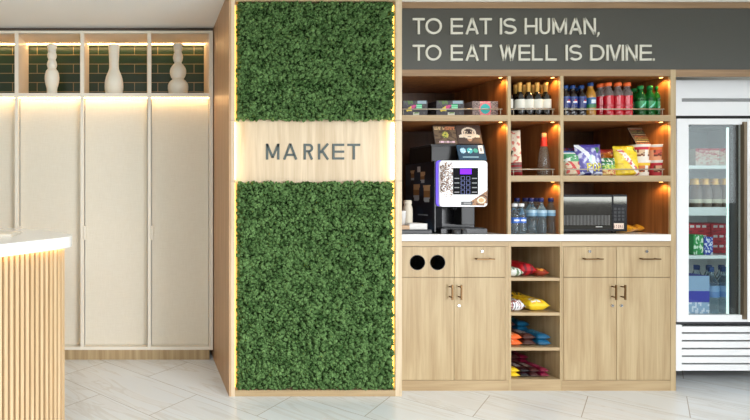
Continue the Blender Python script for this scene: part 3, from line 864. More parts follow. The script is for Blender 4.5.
# --- soft drink bottles
def bottle(name, label, cat, group, h, r, body, cap, liquid=None, lab_col=None, lab_z=(.3, .62), capr=.0155, shoulder=.62, labelf=None, waist=.0, body_h=None):
    o = thing(name, label, cat, (0, 0, 0), group)
    pr = [(0, 0), (r * .8, 0), (r, h * .04), (r, h * .2), (r * (1 - waist), h * .38), (r, h * .5), (r, h * shoulder), (r * .86, h * (shoulder + .09)), (r * .5, h * (shoulder + .20)), (capr * .85, h * .9), (capr * .85, h * .91)]
    if liquid and liquid[0] == 'red_drink':
        MB().lathe(smooth_prof(pr, 4), body, n=24, zone=lambda z: 'red_drink' if z < h * liquid[1] else body).build('bottle_body', o, local=True)
    else: MB().lathe(smooth_prof(pr, 4), body, n=24).build('bottle_body', o, local=True)
    if liquid and liquid[0] != 'red_drink':
        mat_, fill = liquid
        MB().lathe([(0, .003), (r * .9, .004), (r * .93, h * .06), (r * .93, h * .2), (r * (.93 - waist), h * .38), (r * .93, h * .5), (r * .93, h * min(fill, shoulder)), (0, h * min(fill, shoulder) + .001)], mat_, n=24, cap=False).build('drink', o, local=True)
    MB().lathe([(capr, h * .895), (capr, h * .985), (capr * .85, h), (0, h)], cap, n=20).build('cap', o, local=True)
    if labelf:
        n = 36; mb = MB(); z0, z1 = h * lab_z[0], h * lab_z[1]; k = 14
        mb.grid(lambda u, v: (r * 1.012 * math.sin(2 * PI * u), -r * 1.012 * math.cos(2 * PI * u), z0 + (z1 - z0) * v), n, k, 'print_film', labelf, True)
        mb.build('label', o, local=True)
    return o
def cola_lab(u, v):
    # the front of the bottle is u = 0 (and 1)
    du = (u if u < .5 else u - 1) - .03; dv = v - .5
    rr = math.hypot(du * 2 * PI * .026 / .012, dv * .064 / .012)
    if rr < 1: return (206, 32, 52) if dv > .07 else ((242, 242, 246) if dv > -.06 else (30, 70, 170))
    return (12, 34, 112) if v < .85 else (24, 64, 140)
def tea_lab(u, v):
    du = (u if u < .5 else u - 1)
    if .45 < v < .8 and abs(du) < .09: return (228, 236, 240)
    return (16, 96, 150) if v > .35 else (40, 120, 60)
def soda_lab(u, v):
    du = (u if u < .5 else u - 1)
    return (120, 220, 190) if (abs(du - (v - .5) * .2) < .035) else ((10, 140, 70) if v > .2 else (16, 110, 60))
yb_ = DU + .075
def place_row(proto, items):
    for i, (px, dy, lb, rz) in enumerate(items):
        y = yb_ + dy; loc = (PX(px, y), y, S_TOP)
        if i == 0: proto.location = loc; proto['label'] = lb; proto.rotation_euler.z = rz
        else: dup(proto, loc, lb, rz)
c = bottle('cola_bottle', 'x', 'bottle', 'blue-labelled cola bottles on the top shelf', .195, .0262, 'cola', 'blue_cap', labelf=cola_lab, lab_z=(.28, .63))
place_row(c, [(565.0, -.005, 'blue-capped cola bottle half hidden behind the divider', .0), (572.2, 0, 'blue-capped cola bottle standing in the middle of the three', -.15), (581, 0, 'blue-capped cola bottle next to the amber tea bottle', .1),
              (569, .065, 'blue-capped cola bottle in the back row nearest the divider', 0), (577.6, .065, 'blue-capped cola bottle in the back row behind the other two', 0)])
c = bottle('iced_tea_bottle', 'amber iced tea bottle with a blue cap and blue-green label', 'bottle', None, .213, .0272, 'tea', 'blue_cap', labelf=tea_lab, lab_z=(.25, .55))
c.location = (PX(590.3, yb_), yb_, S_TOP)
c = bottle('red_drink_bottle', 'x', 'bottle', 'red sports drink bottles on the top shelf', .213, .0275, 'clear_pet', 'orange_cap', liquid=('red_drink', .60), capr=.0195, shoulder=.64, labelf=lambda u, v: (196, 20, 40) if v > .1 else (230, 170, 170), lab_z=(.3, .36))
place_row(c, [(607.8, 0, 'orange-capped red sports drink, front row nearest the iced tea', 0), (617.6, 0, 'orange-capped red sports drink in the middle of the front row', .3), (626.8, 0, 'orange-capped red sports drink nearest the green soda bottles', .2),
              (600.4, .03, 'orange-capped red sports drink tucked between iced tea and front row', 0)])
c = bottle('green_soda_bottle', 'x', 'bottle', 'green soda bottles on the top shelf', .193, .0262, 'green_pet', 'green_cap', liquid=('green_pet', .6), labelf=soda_lab, lab_z=(.28, .5))
place_row(c, [(640.3, 0, 'green soda bottle next to the red drinks, front row', 0), (649.7, 0, 'green soda bottle in the middle of the front three', 0), (658.3, 0.01, 'green soda bottle nearest the right end of the shelf', 0),
              (633.8, .08, 'dark green soda bottle in the back beside the last red drink', 0)])

# --- water bottles on the worktop
def water_lab(u, v):
    du = (u if u < .5 else u - 1)
    if .35 < v < .65 and abs(du) < .12: return (236, 240, 250)
    return (40, 100, 190)
c = bottle('water_bottle', 'x', 'bottle', 'small white-capped water bottles', .188, .0262, 'water_pet', 'white_cap', labelf=water_lab, lab_z=(.36, .54), waist=.06)
for i, (px, y, lb) in enumerate([(513.8, DU + .045, 'short water bottle with white cap half hidden by the divider'), (521.2, DU + .05, 'short water bottle with white cap, in full view in front')]):
    loc = (PX(px, y) + (.004 if i == 0 else 0), y, ZW)
    if i == 0: c.location = loc; c['label'] = lb
    else: dup(c, loc, lb)
c = bottle('water_bottle', 'x', 'bottle', 'tall navy-capped water bottles', .222, .0305, 'water_pet', 'navy_cap', labelf=lambda u, v: (160, 190, 208) if v > .5 else (112, 156, 186), lab_z=(.5, .66), waist=.1)
tw = [(540.6, .06, 'tall navy-capped water bottle, middle of the front row'), (551, .065, 'tall navy-capped water bottle, separate at the right side'), (531, .08, 'tall navy-capped water bottle just right of the short bottles'),
      (525.3, .15, 'tall navy-capped water bottle behind the short bottle in full view'), (517, .145, 'tall navy-capped water bottle behind the half-hidden short bottle'), (536.5, .145, 'tall navy-capped water bottle in the back of the middle group')]
for i, (px, dy, lb) in enumerate(tw):
    y = DU + dy; loc = (PX(px, y), y, ZW)
    if i == 0: c.location = loc; c['label'] = lb
    else: dup(c, loc, lb)

# --- snack bags
def blob(u, v, s, k=0.0): return noise.noise(Vector((u * s + k, v * s * 1.3, k)))
def packet(name, label, cat, group, w_, h_, t_, colf, mat='print_film', nu=34, nv=38, crimp=.06, seed=0, base_full=False, tp=.28):
    """a filled pouch standing in the local XZ plane, front at -Y, base at z=0"""
    def shape(u, v, side):
        e = 1 - abs(2 * u - 1) ** 3.5
        vv = v
        ev = min(1, max(0, (1 - vv) / tp)) ** .6 * (min(1, max(0, vv / (.06 if base_full else tp))) ** .6)
        th = t_ / 2 * e ** .7 * ev + .0008
        wr = .06 * t_ * noise.noise(Vector((u * 7 + seed, v * 7, side * 3.1)))
        pinch = 1 - .06 * math.sin(PI * v) * (1 if not base_full else .5)
        jag = .0018 * math.sin(u * 90) if v > .97 else 0
        x = (u - .5) * w_ * (pinch + .0)
        return (x, side * th + (wr if .04 < v < .96 and .03 < u < .97 else 0), v * h_ + jag)
    mb = MB()
    mb.grid(lambda u, v: shape(u, v, -1), nu, nv, mat, colf, True)
    mb.grid(lambda u, v: shape(u, v, 1), nu, nv, mat, lambda u, v: colf(u, .02 + .1 * v), True)
    # close the border
    def rim(us):
        vs = []
        for (u, v) in us: vs += [shape(u, v, -1), shape(u, v, 1)]
        fs = [(2 * i, 2 * i + 1, 2 * i + 3, 2 * i + 2) for i in range(len(us) - 1)]
        mb.add(vs, fs, mat, colf(.5, .02), True)
    rim([(i / nu, 0) for i in range(nu + 1)]); rim([(i / nu, 1) for i in range(nu + 1)])
    rim([(0, j / nv) for j in range(nv + 1)]); rim([(1, j / nv) for j in range(nv + 1)])
    o = mb.build(name)
    return tag(o, label, cat, group)
def put(o, x, y, z, rx=0, ry=0, rz=0):
    o.location = (x, y, z); o.rotation_euler = (rx, ry, rz); return o
GLY = {'P': ["1110", "1001", "1001", "1110", "1000", "1000", "1000"], 'O': ["0110", "1001", "1001", "1001", "1001", "1001", "0110"]}
def text_hit(s, u, v, u0, v0, cw, chh):
    """does (u, v) fall on a glyph of s written from (u0, v0) upwards-left"""
    k = int((u - u0) // (cw * 5)); 
    if k < 0 or k >= len(s) or v < v0 or v >= v0 + 7 * chh: return False
    cx = int((u - u0 - k * cw * 5) // cw); cy = 6 - int((v - v0) // chh)
    return cx < 4 and 0 <= cy < 7 and GLY[s[k]][cy][cx] == '1'
def f_green(u, v):
    n = blob(u, v, 5, 3)
    if v > .93: return (70, 110, 180)
    if v > .86: return (236, 238, 230)
    if v > .55: return (240, 244, 236) if abs(v - .72 - .25 * (u - .5)) < .06 and n > -.1 else (86, 164, 108)
    if abs((u - .2) - (.55 - v)) < .09: return (206, 46, 46)
    return (228, 196, 160) if n > .05 else ((214, 84, 64) if n < -.22 else (222, 214, 180))
def f_purple(u, v):
    if text_hit('POP', u - .08 * v, v, .27, .14, .043, .036): return (232, 220, 60)
    if text_hit('POP', u - .02 - .08 * v, v + .014, .27, .14, .043, .036): return (60, 40, 30)
    n = blob(u, v, 6, 9); d = math.hypot(u - .52, (v - .52) * 1.1)
    if d < .14: return (206, 226, 226) if n > -.1 else (240, 246, 250)
    if abs((u - .5) + (v - .5) * .9) < .1 and v > .3: return (244, 246, 252)
    if v > .9: return (80, 70, 170)
    if v < .12: return (30, 34, 110) if n < .12 else (210, 220, 240)
    if u > .7 and v > .72: return (50, 120, 80) if n > 0 else (96, 90, 180)
    return (214, 214, 238) if n > .16 else ((92, 84, 168) if n < .02 else (140, 134, 200))
def f_orange(u, v):
    n = blob(u, v, 6, 4)
    if v > .86: return (190, 44, 44)
    if v > .45 and math.hypot(u - .3, v - .66) < .24: return (240, 134, 30)
    if v > .42: return (206, 110, 40) if n > 0 else (150, 60, 30)
    return (24, 110, 54) if n > .0 else ((236, 220, 150) if n > -.25 else (250, 250, 240))
def f_veg(u, v):
    n = blob(u, v, 7, 14)
    if v > .6: return (30, 120, 60) if n > -.1 else (236, 240, 230)
    if v > .38: return (200, 218, 80) if n > 0 else (90, 160, 70)
    return (238, 204, 120) if n > -.1 else (206, 110, 60)
def f_yellow(u, v):
    n = blob(u, v, 9, 2)
    if math.hypot((u - .82), (v - .84) * 1.2) < .07: return (60, 60, 30) if math.hypot((u - .82), (v - .84) * 1.2) > .035 else (220, 210, 150)
    s_ = (v - .5) + (u - .45) * 1.25
    if abs(s_) < .13 and v < .86: return (248, 244, 236) if n > -.18 else (210, 80, 90)
    return (244, 214, 40) if n > -.25 else (226, 186, 24)
b = packet('snack_bag', 'green and white snack bag standing beside the divider', 'bag', 'snack bags on the middle shelf', .112, .158, .05, f_green, seed=1, base_full=True)
put(b, PX(570.3, DU + .09) + .012, DU + .085, S_MID + .001, -.10, 0, .05)
b = packet('snack_bag', 'purple and white snack bag with yellow letters POP', 'bag', 'snack bags on the middle shelf', .158, .196, .055, f_purple, seed=5, base_full=True)
put(b, PX(589.4, DU + .075), DU + .075, S_MID + .001, -.08, -.02, -.03)
b = packet('snack_bag', 'orange and red snack bag standing behind the small leafy one', 'bag', 'snack bags on the middle shelf', .12, .172, .045, f_orange, seed=8, base_full=True)
put(b, PX(609.5, DU + .15), DU + .15, S_MID + .001, -.06, 0, .04)
b = packet('snack_bag', 'small snack bag with green leaves on a pale front', 'bag', 'snack bags on the middle shelf', .085, .112, .035, f_veg, seed=12, base_full=True)
put(b, PX(608.5, DU + .075), DU + .075, S_MID + .001, -.08, 0, -.03)
b = packet('snack_bag', 'bright yellow snack bag with a slanting white band', 'bag', 'snack bags on the middle shelf', .150, .188, .055, f_yellow, seed=3, base_full=True)
put(b, PX(628.0, DU + .07), DU + .072, S_MID + .001, -.10, -.03, .04)
b = packet('snack_bag', 'dark blue snack bag peeping over the green and white one', 'bag', 'snack bags on the middle shelf', .12, .182, .045, lambda u, v: (60, 54, 130) if blob(u, v, 6, 1) > -.1 else (150, 40, 60), seed=6, base_full=True)
put(b, PX(572, DU + .16) + .014, DU + .16, S_MID + .001, -.06, 0, 0)

# --- noodle cups
def cup(lidc, bodf):
    o = thing('noodle_cup', 'x', 'cup', (0, 0, 0), 'stacked noodle cups on the middle shelf')
    r0, r1, h = .041, .049, .098
    mb = MB(); n = 30
    mb.grid(lambda u, v: ((r0 + (r1 - r0) * v) * math.sin(2 * PI * u), -(r0 + (r1 - r0) * v) * math.cos(2 * PI * u), h * v * .95), n, 16, 'print_card', bodf, True)
    mb.lathe([(0, 0), (r0, 0)], 'print_card', col=(230, 224, 214), n=30, cap=False)
    mb.build('cup_body', o, local=True)
    MB().lathe([(r1 + .0012, h * .945), (r1 + .002, h * .955), (r1 + .002, h * .99), (r1 - .001, h), (0, h)], 'print_card', n=30, col=lidc).build('lid', o, local=True)
    return o
def cupf(a, b_, c_):
    def f(u, v):
        du = (u if u < .5 else u - 1)
        if v > .90: return (240, 232, 222)
        if v > .66: return a if du < .04 else tuple(min(255, int(q * .6 + c * .4)) for q, c in zip(a, (255, 220, 90)))
        if .25 < v < .66 and abs(abs(du) - .09) < .07: return b_ if blob(u * 3, v, 6, 1) > -.1 else (120, 60, 40)
        return c_
    return f
cy = DU + .095
cups = [((240, 236, 230), cupf((200, 34, 52), (224, 190, 150), (240, 232, 220)), 639.6, 1, 'red-banded noodle cup on top, half hidden by the yellow bag'),
        ((240, 236, 230), cupf((240, 196, 50), (216, 120, 60), (244, 236, 220)), 639.6, 0, 'yellow-banded noodle cup at the bottom, half hidden by the yellow bag'),
        ((240, 236, 230), cupf((230, 124, 56), (216, 96, 70), (236, 170, 130)), 656.2, 1, 'orange noodle cup on top, nearest the end wall'),
        ((240, 236, 230), cupf((196, 30, 48), (226, 180, 140), (206, 60, 70)), 656.2, 0, 'red noodle cup at the bottom, nearest the end wall')]
for lid, bf, px, lv, lb in cups:
    o = cup(lid, bf); o.location = (PX(px, cy), cy, S_MID + .0985 * lv); o['label'] = lb

# --- leaning card over the cups
def card(name, label, w_, h_, colf, t_=.006, nu=40, nv=30, cat='card', mat='print_card', group=None, edge=(40, 36, 34)):
    mb = MB()
    mb.box(-w_ / 2, w_ / 2, 0, t_, 0, h_, mat, edge)
    mb.grid(lambda u, v: ((u - .5) * w_, -.0006, v * h_), nu, nv, mat, colf)
    return tag(mb.build(name), label, cat, group)
def f_menu(u, v):
    if v > .93 or u < .03: return (150, 130, 110)
    row = int(v * 10); inside = (v * 10 - row) < .5 and .08 < u < (.92 - .1 * ((row * 7) % 3))
    if inside and blob(u * 3, row * .37, 9, row) > -.18: return [(196, 160, 96), (206, 120, 80), (214, 200, 160), (150, 160, 90)][row % 4]
    return (76, 62, 52)
o = card('menu_card', 'dark card covered in printed lines leaning behind the noodle cups', .125, .135, f_menu)
put(o, PX(646.2, DU + .12), DU + .115, S_MID + .195, -.50, 0, 0)
# its wire easel
e_ = MB(); xc = PX(646.2, DU + .12)
for dx in (-.03, .03): e_.tube([(xc + dx, DU + .118, S_MID + .19), (xc + dx, DU + .118, S_MID), (xc + dx, DU + .175, S_MID), (xc + dx, DU + .168, S_MID + .26)], .002, 'black_plastic', n=6)
e_.tube([(xc - .03, DU + .112, S_MID + .19), (xc + .03, DU + .112, S_MID + .19)], .002, 'black_plastic', n=6)
tag(e_.build('card_stand'), 'thin black wire stand holding the printed card behind the cups', 'stand')

# --- paper packet and sauce bottle
def f_floral(u, v):
    n = blob(u, v * 2, 5, 7)
    if v < .3: return (150, 40, 44) if (u > .3 and (v * 12) % 1 > .12) else (120, 110, 100)
    if u < .22 and v < .55: return (60, 60, 66) if (v * 20) % 1 > .4 else (200, 190, 176)
    if math.hypot(u - .32, (v - .68) * 1.9) < .2: return (222, 74, 66)
    if v < .55 and abs(u - .5 - (v - .45)) < .05: return (70, 80, 60)
    return (240, 224, 200) if n > -.16 else (222, 130, 110)
b = packet('paper_packet', 'tall cream packet with red flowers leaning against the left divider', 'packet', None, .105, .285, .05, f_floral, mat='print_card', seed=2, base_full=True)
put(b, PX(515.0, DU + .08) + .012, DU + .12, S_MID + .002, -.02, -.045, -.75)
t = thing('sauce_bottle', 'slim clear glass bottle with a red wax neck and cork', 'bottle', (PX(543.8, DU + .1), DU + .1, S_MID))
MB().lathe(smooth_prof([(0, 0), (.031, 0), (.034, .006), (.034, .05), (.028, .12), (.0175, .185), (.0125, .22), (.0105, .24)], 4), 'grey_glass', n=24).build('glass_body', t, local=True)
MB().lathe(smooth_prof([(.0182, .186), (.0172, .20), (.016, .225), (.0145, .238), (.0115, .246)], 4), 'red_wax', n=20, cap=False).build('neck_wrap', t, local=True)
MB().lathe([(.0115, .24), (.0145, .247), (.0145, .266), (.012, .270), (0, .270)], 'cork', n=20).build('stopper', t, local=True)

# --- snack boxes on the top left shelf
def f_fruit(u, v):
    n = blob(u * 2, v, 5, 4)
    if u < .04 or u > .96: return (70, 66, 70)
    if math.hypot((u - .34) * .8, ((v - .5) - (u - .3) * .8) * 1.2) < .16 and v > .3: return (236, 210, 70) if u < .33 else (206, 70, 130)
    if math.hypot((u - .30) * 1.6, (v - .45)) < .12: return (240, 226, 120)
    if .55 < u < .78 and .5 < v < .78: return (40, 190, 120) if (v * 9) % 1 > .3 else (200, 240, 220)
    if .42 < u < .66 and v < .26: return (206, 206, 186) if n > -.2 else (120, 150, 90)
    if u > .6 and v > .82: return (150, 170, 180)
    if u < .4 and v > .78: return (90, 120, 60) if n > 0 else (80, 78, 82)
    return (62, 60, 64) if n > -.3 else (86, 82, 86)
def f_teal(u, v):
    d = math.hypot((u - .5) * 1.75, v - .5)
    if d < .33: return (40, 178, 178) if abs(v - .5) > .05 or d > .24 else (200, 236, 230)
    if d < .42: return (226, 120, 130)
    if .3 < u < .7: return (226, 110, 126) if blob(u, v, 8, 2) > -.15 else (206, 180, 160)
    return (150, 132, 126) if blob(u, v, 14, 3) > -.05 else (92, 76, 76)
def box_of(name, label, w_, d_, h_, colf, cat='box', group=None, side=(60, 58, 62)):
    mb = MB(); mb.box(-w_ / 2, w_ / 2, 0, d_, 0, h_, 'print_card', side)
    mb.grid(lambda u, v: ((u - .5) * w_, -.0006, v * h_), 44, 26, 'print_card', colf)
    return tag(mb.build(name, bevel=0), label, cat, group)
for i, (px, wpx, lb) in enumerate([(415.2, 24.5, 'dark snack box with fruit print nearest the moss column'), (450.2, 27.5, 'dark snack box with fruit print in the middle of the top shelf')]):
    y = DU + .06; k_ = F / y
    o = box_of('snack_box', lb, wpx / k_, .11, .098, f_fruit, group='fruit snack boxes on the top shelf'); put(o, PX(px, y), y, S_TOP)
y = DU + .06; o = box_of('snack_box', 'pink and brown snack box with a teal round badge', 25.5 / (F / y), .11, .095, f_teal, side=(150, 130, 124)); put(o, PX(485.2, y), y, S_TOP)

# --- microwave
my = DU + .075; km = F / my
mx0, mx1 = U(563.6) + .002, PX(627.4, my); mz0 = ZW + .012; mz1 = PZ(194.4, my)
t = thing('microwave_oven', 'steel and black microwave oven with mirror door on the worktop', 'microwave', ((mx0 + mx1) / 2, my + .17, ZW))
MB().box(mx0, mx1, my + .018, my + .36, mz0, mz1, 'charcoal').build('casing', t, bevel=.004)
xd = PX(612.3, my)
d = MB().box(mx0 + .001, xd - .0015, my, my + .017, mz0, mz1 - .001, 'black_plastic').build('door', t, bevel=.002)
MB().box(mx0 + .008, xd - .006, my - .002, my, mz0 + .016, mz1 - .016, 'mirror_glass').build('door_glass', d)
m_ = MB(); m_.box(xd - .105, xd - .065, my - .0032, my - .002, mz0 + .028, mz0 + .031, 'paper'); m_.build('brand_mark', d)
m_ = MB()
zz = mz0 + .02
for i in range(38):
    xx = mx0 + .02 + i * (xd - mx0 - .04) / 37
    m_.box(xx, xx + .0016, my - .0028, my - .0020, zz + .02, zz + .082, 'groove')
m_.build('vent_mesh', d)
p = MB().box(xd + .0005, mx1 - .001, my, my + .017, mz0, mz1 - .001, 'black_plastic').build('control_panel', t, bevel=.002)
MB().box(xd + .006, mx1 - .007, my - .002, my, mz1 - .062, mz1 - .014, 'mirror_glass').build('display', p)
m_ = MB()
for i in range(3):
    for j in range(4): m_.box(xd + .010 + i * .024, xd + .026 + i * .024, my - .0015, my, mz0 + .068 + j * .022, mz0 + .082 + j * .022, 'charcoal')
m_.build('keypad', p)
def f_sticker(u, v): return (120, 70, 60) if ((u * 5) % 1 < .45 and .2 < v < .75 and blob(u * 4, v, 6, 2) > -.2) else (226, 206, 190)
m_ = MB(); m_.grid(lambda u, v: (xd + .008 + u * .062, my - .0018, mz0 + .016 + v * .036), 24, 10, 'print_card', f_sticker); m_.build('sticker', p)
for x in (mx0 + .04, mx1 - .04):
    for y in (my + .05, my + .32): MB().lathe([(.012, 0), (.012, .0122)], 'black_plastic', c=(x, y, ZW)).build('foot', t)
# flat packets right of the microwave
def f_gold(u, v): n = blob(u, v, 6, 5); return (232, 172, 50) if n > -.15 else ((160, 90, 40) if n < -.3 else (210, 130, 50))
for i, (px, dy, dz, rz, lb) in enumerate([(636, .1, .004, .5, 'golden snack packet lying flat against the microwave'), (645, .16, .004, -.5, 'golden snack packet lying flat towards the end wall')]):
    o = packet('snack_packet', lb, 'packet', 'golden packets lying on the worktop', .095, .16, .05, f_gold, nu=18, nv=22, seed=i * 3)
    y = DU + dy; put(o, PX(px, y), y, ZW + .026, -PI / 2, 0, rz)
o = packet('snack_packet', 'dark brown snack packet tucked behind the golden packets', 'packet', None, .08, .14, .03, lambda u, v: (120, 80, 70) if blob(u, v, 6, 8) > 0 else (190, 170, 150), nu=16, nv=20, seed=9)
put(o, PX(634, DU + .25) , DU + .26, ZW + .016, -PI / 2, 0, 1.2)

# ------------------------------------------------------------------ coffee machine
cmy = DU + .035
CM = lambda px: PX(px, cmy)
CZ = lambda py: PZ(py, cmy)
t = thing('coffee_machine', 'bean coffee machine with white front, keypad and purple light edge', 'coffee machine', (CM(462), cmy + .2, ZW))
cx0, cx1 = CM(437), CM(488.3)
ch_y1 = cmy + .36
MB().box(cx0 + .002, cx1 - .004, cmy + .12, ch_y1, ZW, CZ(163), 'black_plastic').build('body', t, bevel=.006)
MB().box(cx0 + .004, cx1 - .006, cmy + .02, cmy + .12, CZ(205), CZ(162), 'black_plastic').build('head', t, bevel=.003)
# white rounded front
def rrect(x0, x1, z0, z1, r, n=6):
    out = []
    for cx_, cz_, a0 in ((x1 - r, z1 - r, 0), (x0 + r, z1 - r, 90), (x0 + r, z0 + r, 180), (x1 - r, z0 + r, 270)):
        for i in range(n + 1):
            a = math.radians(a0 + 90 * i / n); out.append((cx_ + r * math.cos(a), cz_ + r * math.sin(a)))
    return out
fz0, fz1 = CZ(206.8), CZ(160.5)
fp = MB().prism(rrect(CM(439.5), cx1 - .004, fz0, fz1, .022), cmy, cmy + .03, 'white_enamel').build('front_panel', t, bevel=.003)
MB().prism(rrect(CM(437.6), CM(439.5) + .03, fz0 + .003, fz1 + .0015, .022), cmy + .012, cmy + .026, 'purple_led').build('light_edge', fp)
# printed beans: a scatter left and a cup picture at the lower right
m_ = MB()
rs = random.Random(5)
for i in range(620):
    u = rs.random() ** 1.5; v = rs.random()
    px = 440.5 + 13.5 * u; py = 162.5 + 34 * v
    if py < 166 and px < 442: continue
    if (px > 452.5): continue
    if v > .85 and rs.random() < .6: continue
    a = rs.random() * PI; r_ = .0026 + .0024 * rs.random(); cx_, cz_ = CM(px), CZ(py)
    col = rs.choice([(120, 72, 48), (150, 96, 66), (96, 58, 40), (176, 130, 100), (206, 170, 140)])
    m_.add([(cx_ + r_ * math.cos(q_) * math.cos(a) - .62 * r_ * math.sin(q_) * math.sin(a), cmy - .0006, cz_ + r_ * math.cos(q_) * math.sin(a) + .62 * r_ * math.sin(q_) * math.cos(a)) for q_ in [2 * PI * k / 8 for k in range(8)]], [list(range(8))], 'print_card', col)
def f_cup(u, v):
    x = u - .65; z = v - .35; d = math.hypot(x, z * 1.1)
    if d < .16: return (214, 170, 120)
    if d < .24: return (240, 226, 200)
    if abs(d - .38) < .05 and x > -.3: return (96, 60, 40)
    return (176, 128, 88) if blob(u, v, 8, 3) > -.1 else (120, 80, 56)
def inside_cup(u, v): return (v < .25 + .75 * u ** 1.0) and not (u > .84 and v < .12)
N_ = 30
for i in range(N_):
    for j in range(N_):
        u, v = (i + .5) / N_, (j + .5) / N_
        if inside_cup(u, v):
            xa_, xb_ = CM(470 + 17.3 * i / N_), CM(470 + 17.3 * (i + 1) / N_); za_, zb2 = CZ(205.5 - 15 * j / N_), CZ(205.5 - 15 * (j + 1) / N_)
            m_.add([(xa_, cmy - .0006, za_), (xb_, cmy - .0006, za_), (xb_, cmy - .0006, zb2), (xa_, cmy - .0006, zb2)], [(0, 1, 2, 3)], 'print_card', f_cup(u, v))
m_.build('bean_print', fp)
k = MB().prism(rrect(CM(453), CM(477.7), CZ(194.5), CZ(168), .003), cmy - .004, cmy + .001, 'keypad_black').build('keypad', fp)
MB().box(CM(459.7), CM(471), cmy - .0052, cmy - .004, CZ(174.2), CZ(168.8), 'screen_purple').build('screen', k)
for j in range(4):
    for i in range(2):
        xc, zc = CM(462.3 + 5.4 * i), CZ(178.3 + 4.6 * j); q_ = .0115
        m_ = MB(); a_ = .0016
        for (p0, p1, r0_, r1_) in ((-q_, q_, q_ - a_, q_), (-q_, q_, -q_, -q_ + a_)): m_.box(xc + p0, xc + p1, cmy - .0055, cmy - .004, zc + r0_, zc + r1_, 'key_blue')
        for (p0, p1) in ((-q_, -q_ + a_), (q_ - a_, q_)): m_.box(xc + p0, xc + p1, cmy - .0055, cmy - .004, zc - q_ + a_, zc + q_ - a_, 'key_blue')
        m_.build('button', k)
m_ = MB()
for j in range(4):
    for a, b_ in ((454, 458.8), (471.6, 476.6)): m_.box(CM(a), CM(b_), cmy - .0048, cmy - .004, CZ(178.9 + 4.6 * j), CZ(177.9 + 4.6 * j), 'groove')
m_.build('key_caption', k)
m_ = MB(); m_.box(CM(461), CM(472.3), cmy - .002, cmy, CZ(205.2), CZ(201.6), 'black_plastic'); m_.box(CM(463.5), CM(470.5), cmy - .003, cmy - .002, CZ(204.2), CZ(202.6), 'groove'); m_.build('name_plate', fp)
# printed side panel with coffee glasses
def f_side(u, v):
    # u runs from the back (0) to the front (1)
    for cx_, cz_, s_ in ((.40, .56, 1.5), (.76, .54, 1.5), (.62, .78, 1.0), (.26, .82, .9)):
        x = (u - cx_) / (.085 * s_); z = (v - cz_) / (.085 * s_)
        if abs(x) < .8 + .12 * z and abs(z) < 1: return (196, 160, 120) if z > .3 else ((140, 100, 60) if z > -.4 else (170, 180, 190))
    if .44 < u < .55 and .86 < v < .95: return (206, 206, 206)
    if .45 < u < .8 and (.16 < v < .175 or .21 < v < .23): return (150, 160, 170)
    n = blob(u, v, 3, 6)
    return (22, 40, 60) if (n + v * .3) > .1 else (12, 20, 34)
m_ = MB(); xs_ = cx0 - .004
m_.box(xs_ + .0008, cx0 + .003, cmy + .02, ch_y1 + .01, ZW + .012, CZ(160.5), 'black_plastic')
m_.grid(lambda u, v: (xs_, ch_y1 + .008 - (ch_y1 - cmy - .016) * u, ZW + .014 + (CZ(161) - ZW - .016) * v), 44, 60, 'print_film', f_side)
m_.build('side_panel', t)
# dispensing bay
m_ = MB(); m_.box(cx0 + .012, CM(447), cmy + .05, cmy + .12, ZW + .03, fz0, 'keypad_black'); m_.build('bay_column', t, bevel=.003)
m_ = MB(); m_.tube([(CM(458), cmy + .055, fz0 + .004), (CM(458), cmy + .055, fz0 - .022)], .007, 'black_plastic'); m_.tube([(CM(461), cmy + .055, fz0 + .004), (CM(461), cmy + .055, fz0 - .022)], .007, 'black_plastic'); m_.build('spout', t)
m_ = MB().box(CM(464.5), CM(478), cmy + .03, cmy + .11, ZW + .052, fz0, 'smoked').build('water_jug', t, bevel=.004)
tr_ = MB().prism(rrect(CM(441), CM(487.5), ZW, ZW + .034, .008), cmy + .0, cmy + .12, 'black_plastic').build('drip_tray', t, bevel=.002)
MB().box(CM(445), CM(484), cmy + .01, cmy + .11, ZW + .0345, ZW + .037, 'charcoal').build('drip_grid', tr_)
MB().lathe([(.024, .0), (.024, .03), (.0225, .031), (.0225, .002)], 'charcoal', c=(CM(453.5), cmy - .027, ZW), n=28, cap=False).build('filter_ring', t)
MB().lathe([(.016, .0), (.016, .03), (.0145, .031), (.0145, .002)], 'charcoal', c=(CM(461.5), cmy - .02, ZW), n=28, cap=False).build('filter_ring', t)
# bean hopper
hy = cmy + .08
m_ = MB(); hz0, hz1 = CZ(163), PZ(146.5, hy + .04)
m_.prism([(PX(430, hy), hy + .25), (PX(431.5, hy), hy), (PX(456, hy), hy), (PX(456, hy), hy + .25)], hz0, hz1, 'smoked', axis='Z')
ho = m_.build('bean_hopper', t, bevel=.003)
MB().box(PX(430.5, hy), PX(456, hy) + .002, hy - .004, hy + .255, hz1, hz1 + .01, 'charcoal').build('hopper_lid', ho, bevel=.002)
m_ = MB(); m_.box(PX(457, hy), PX(482, hy), hy + .06, hy + .25, hz0, hz1 - .01, 'black_plastic'); m_.build('rear_hopper', t, bevel=.003)

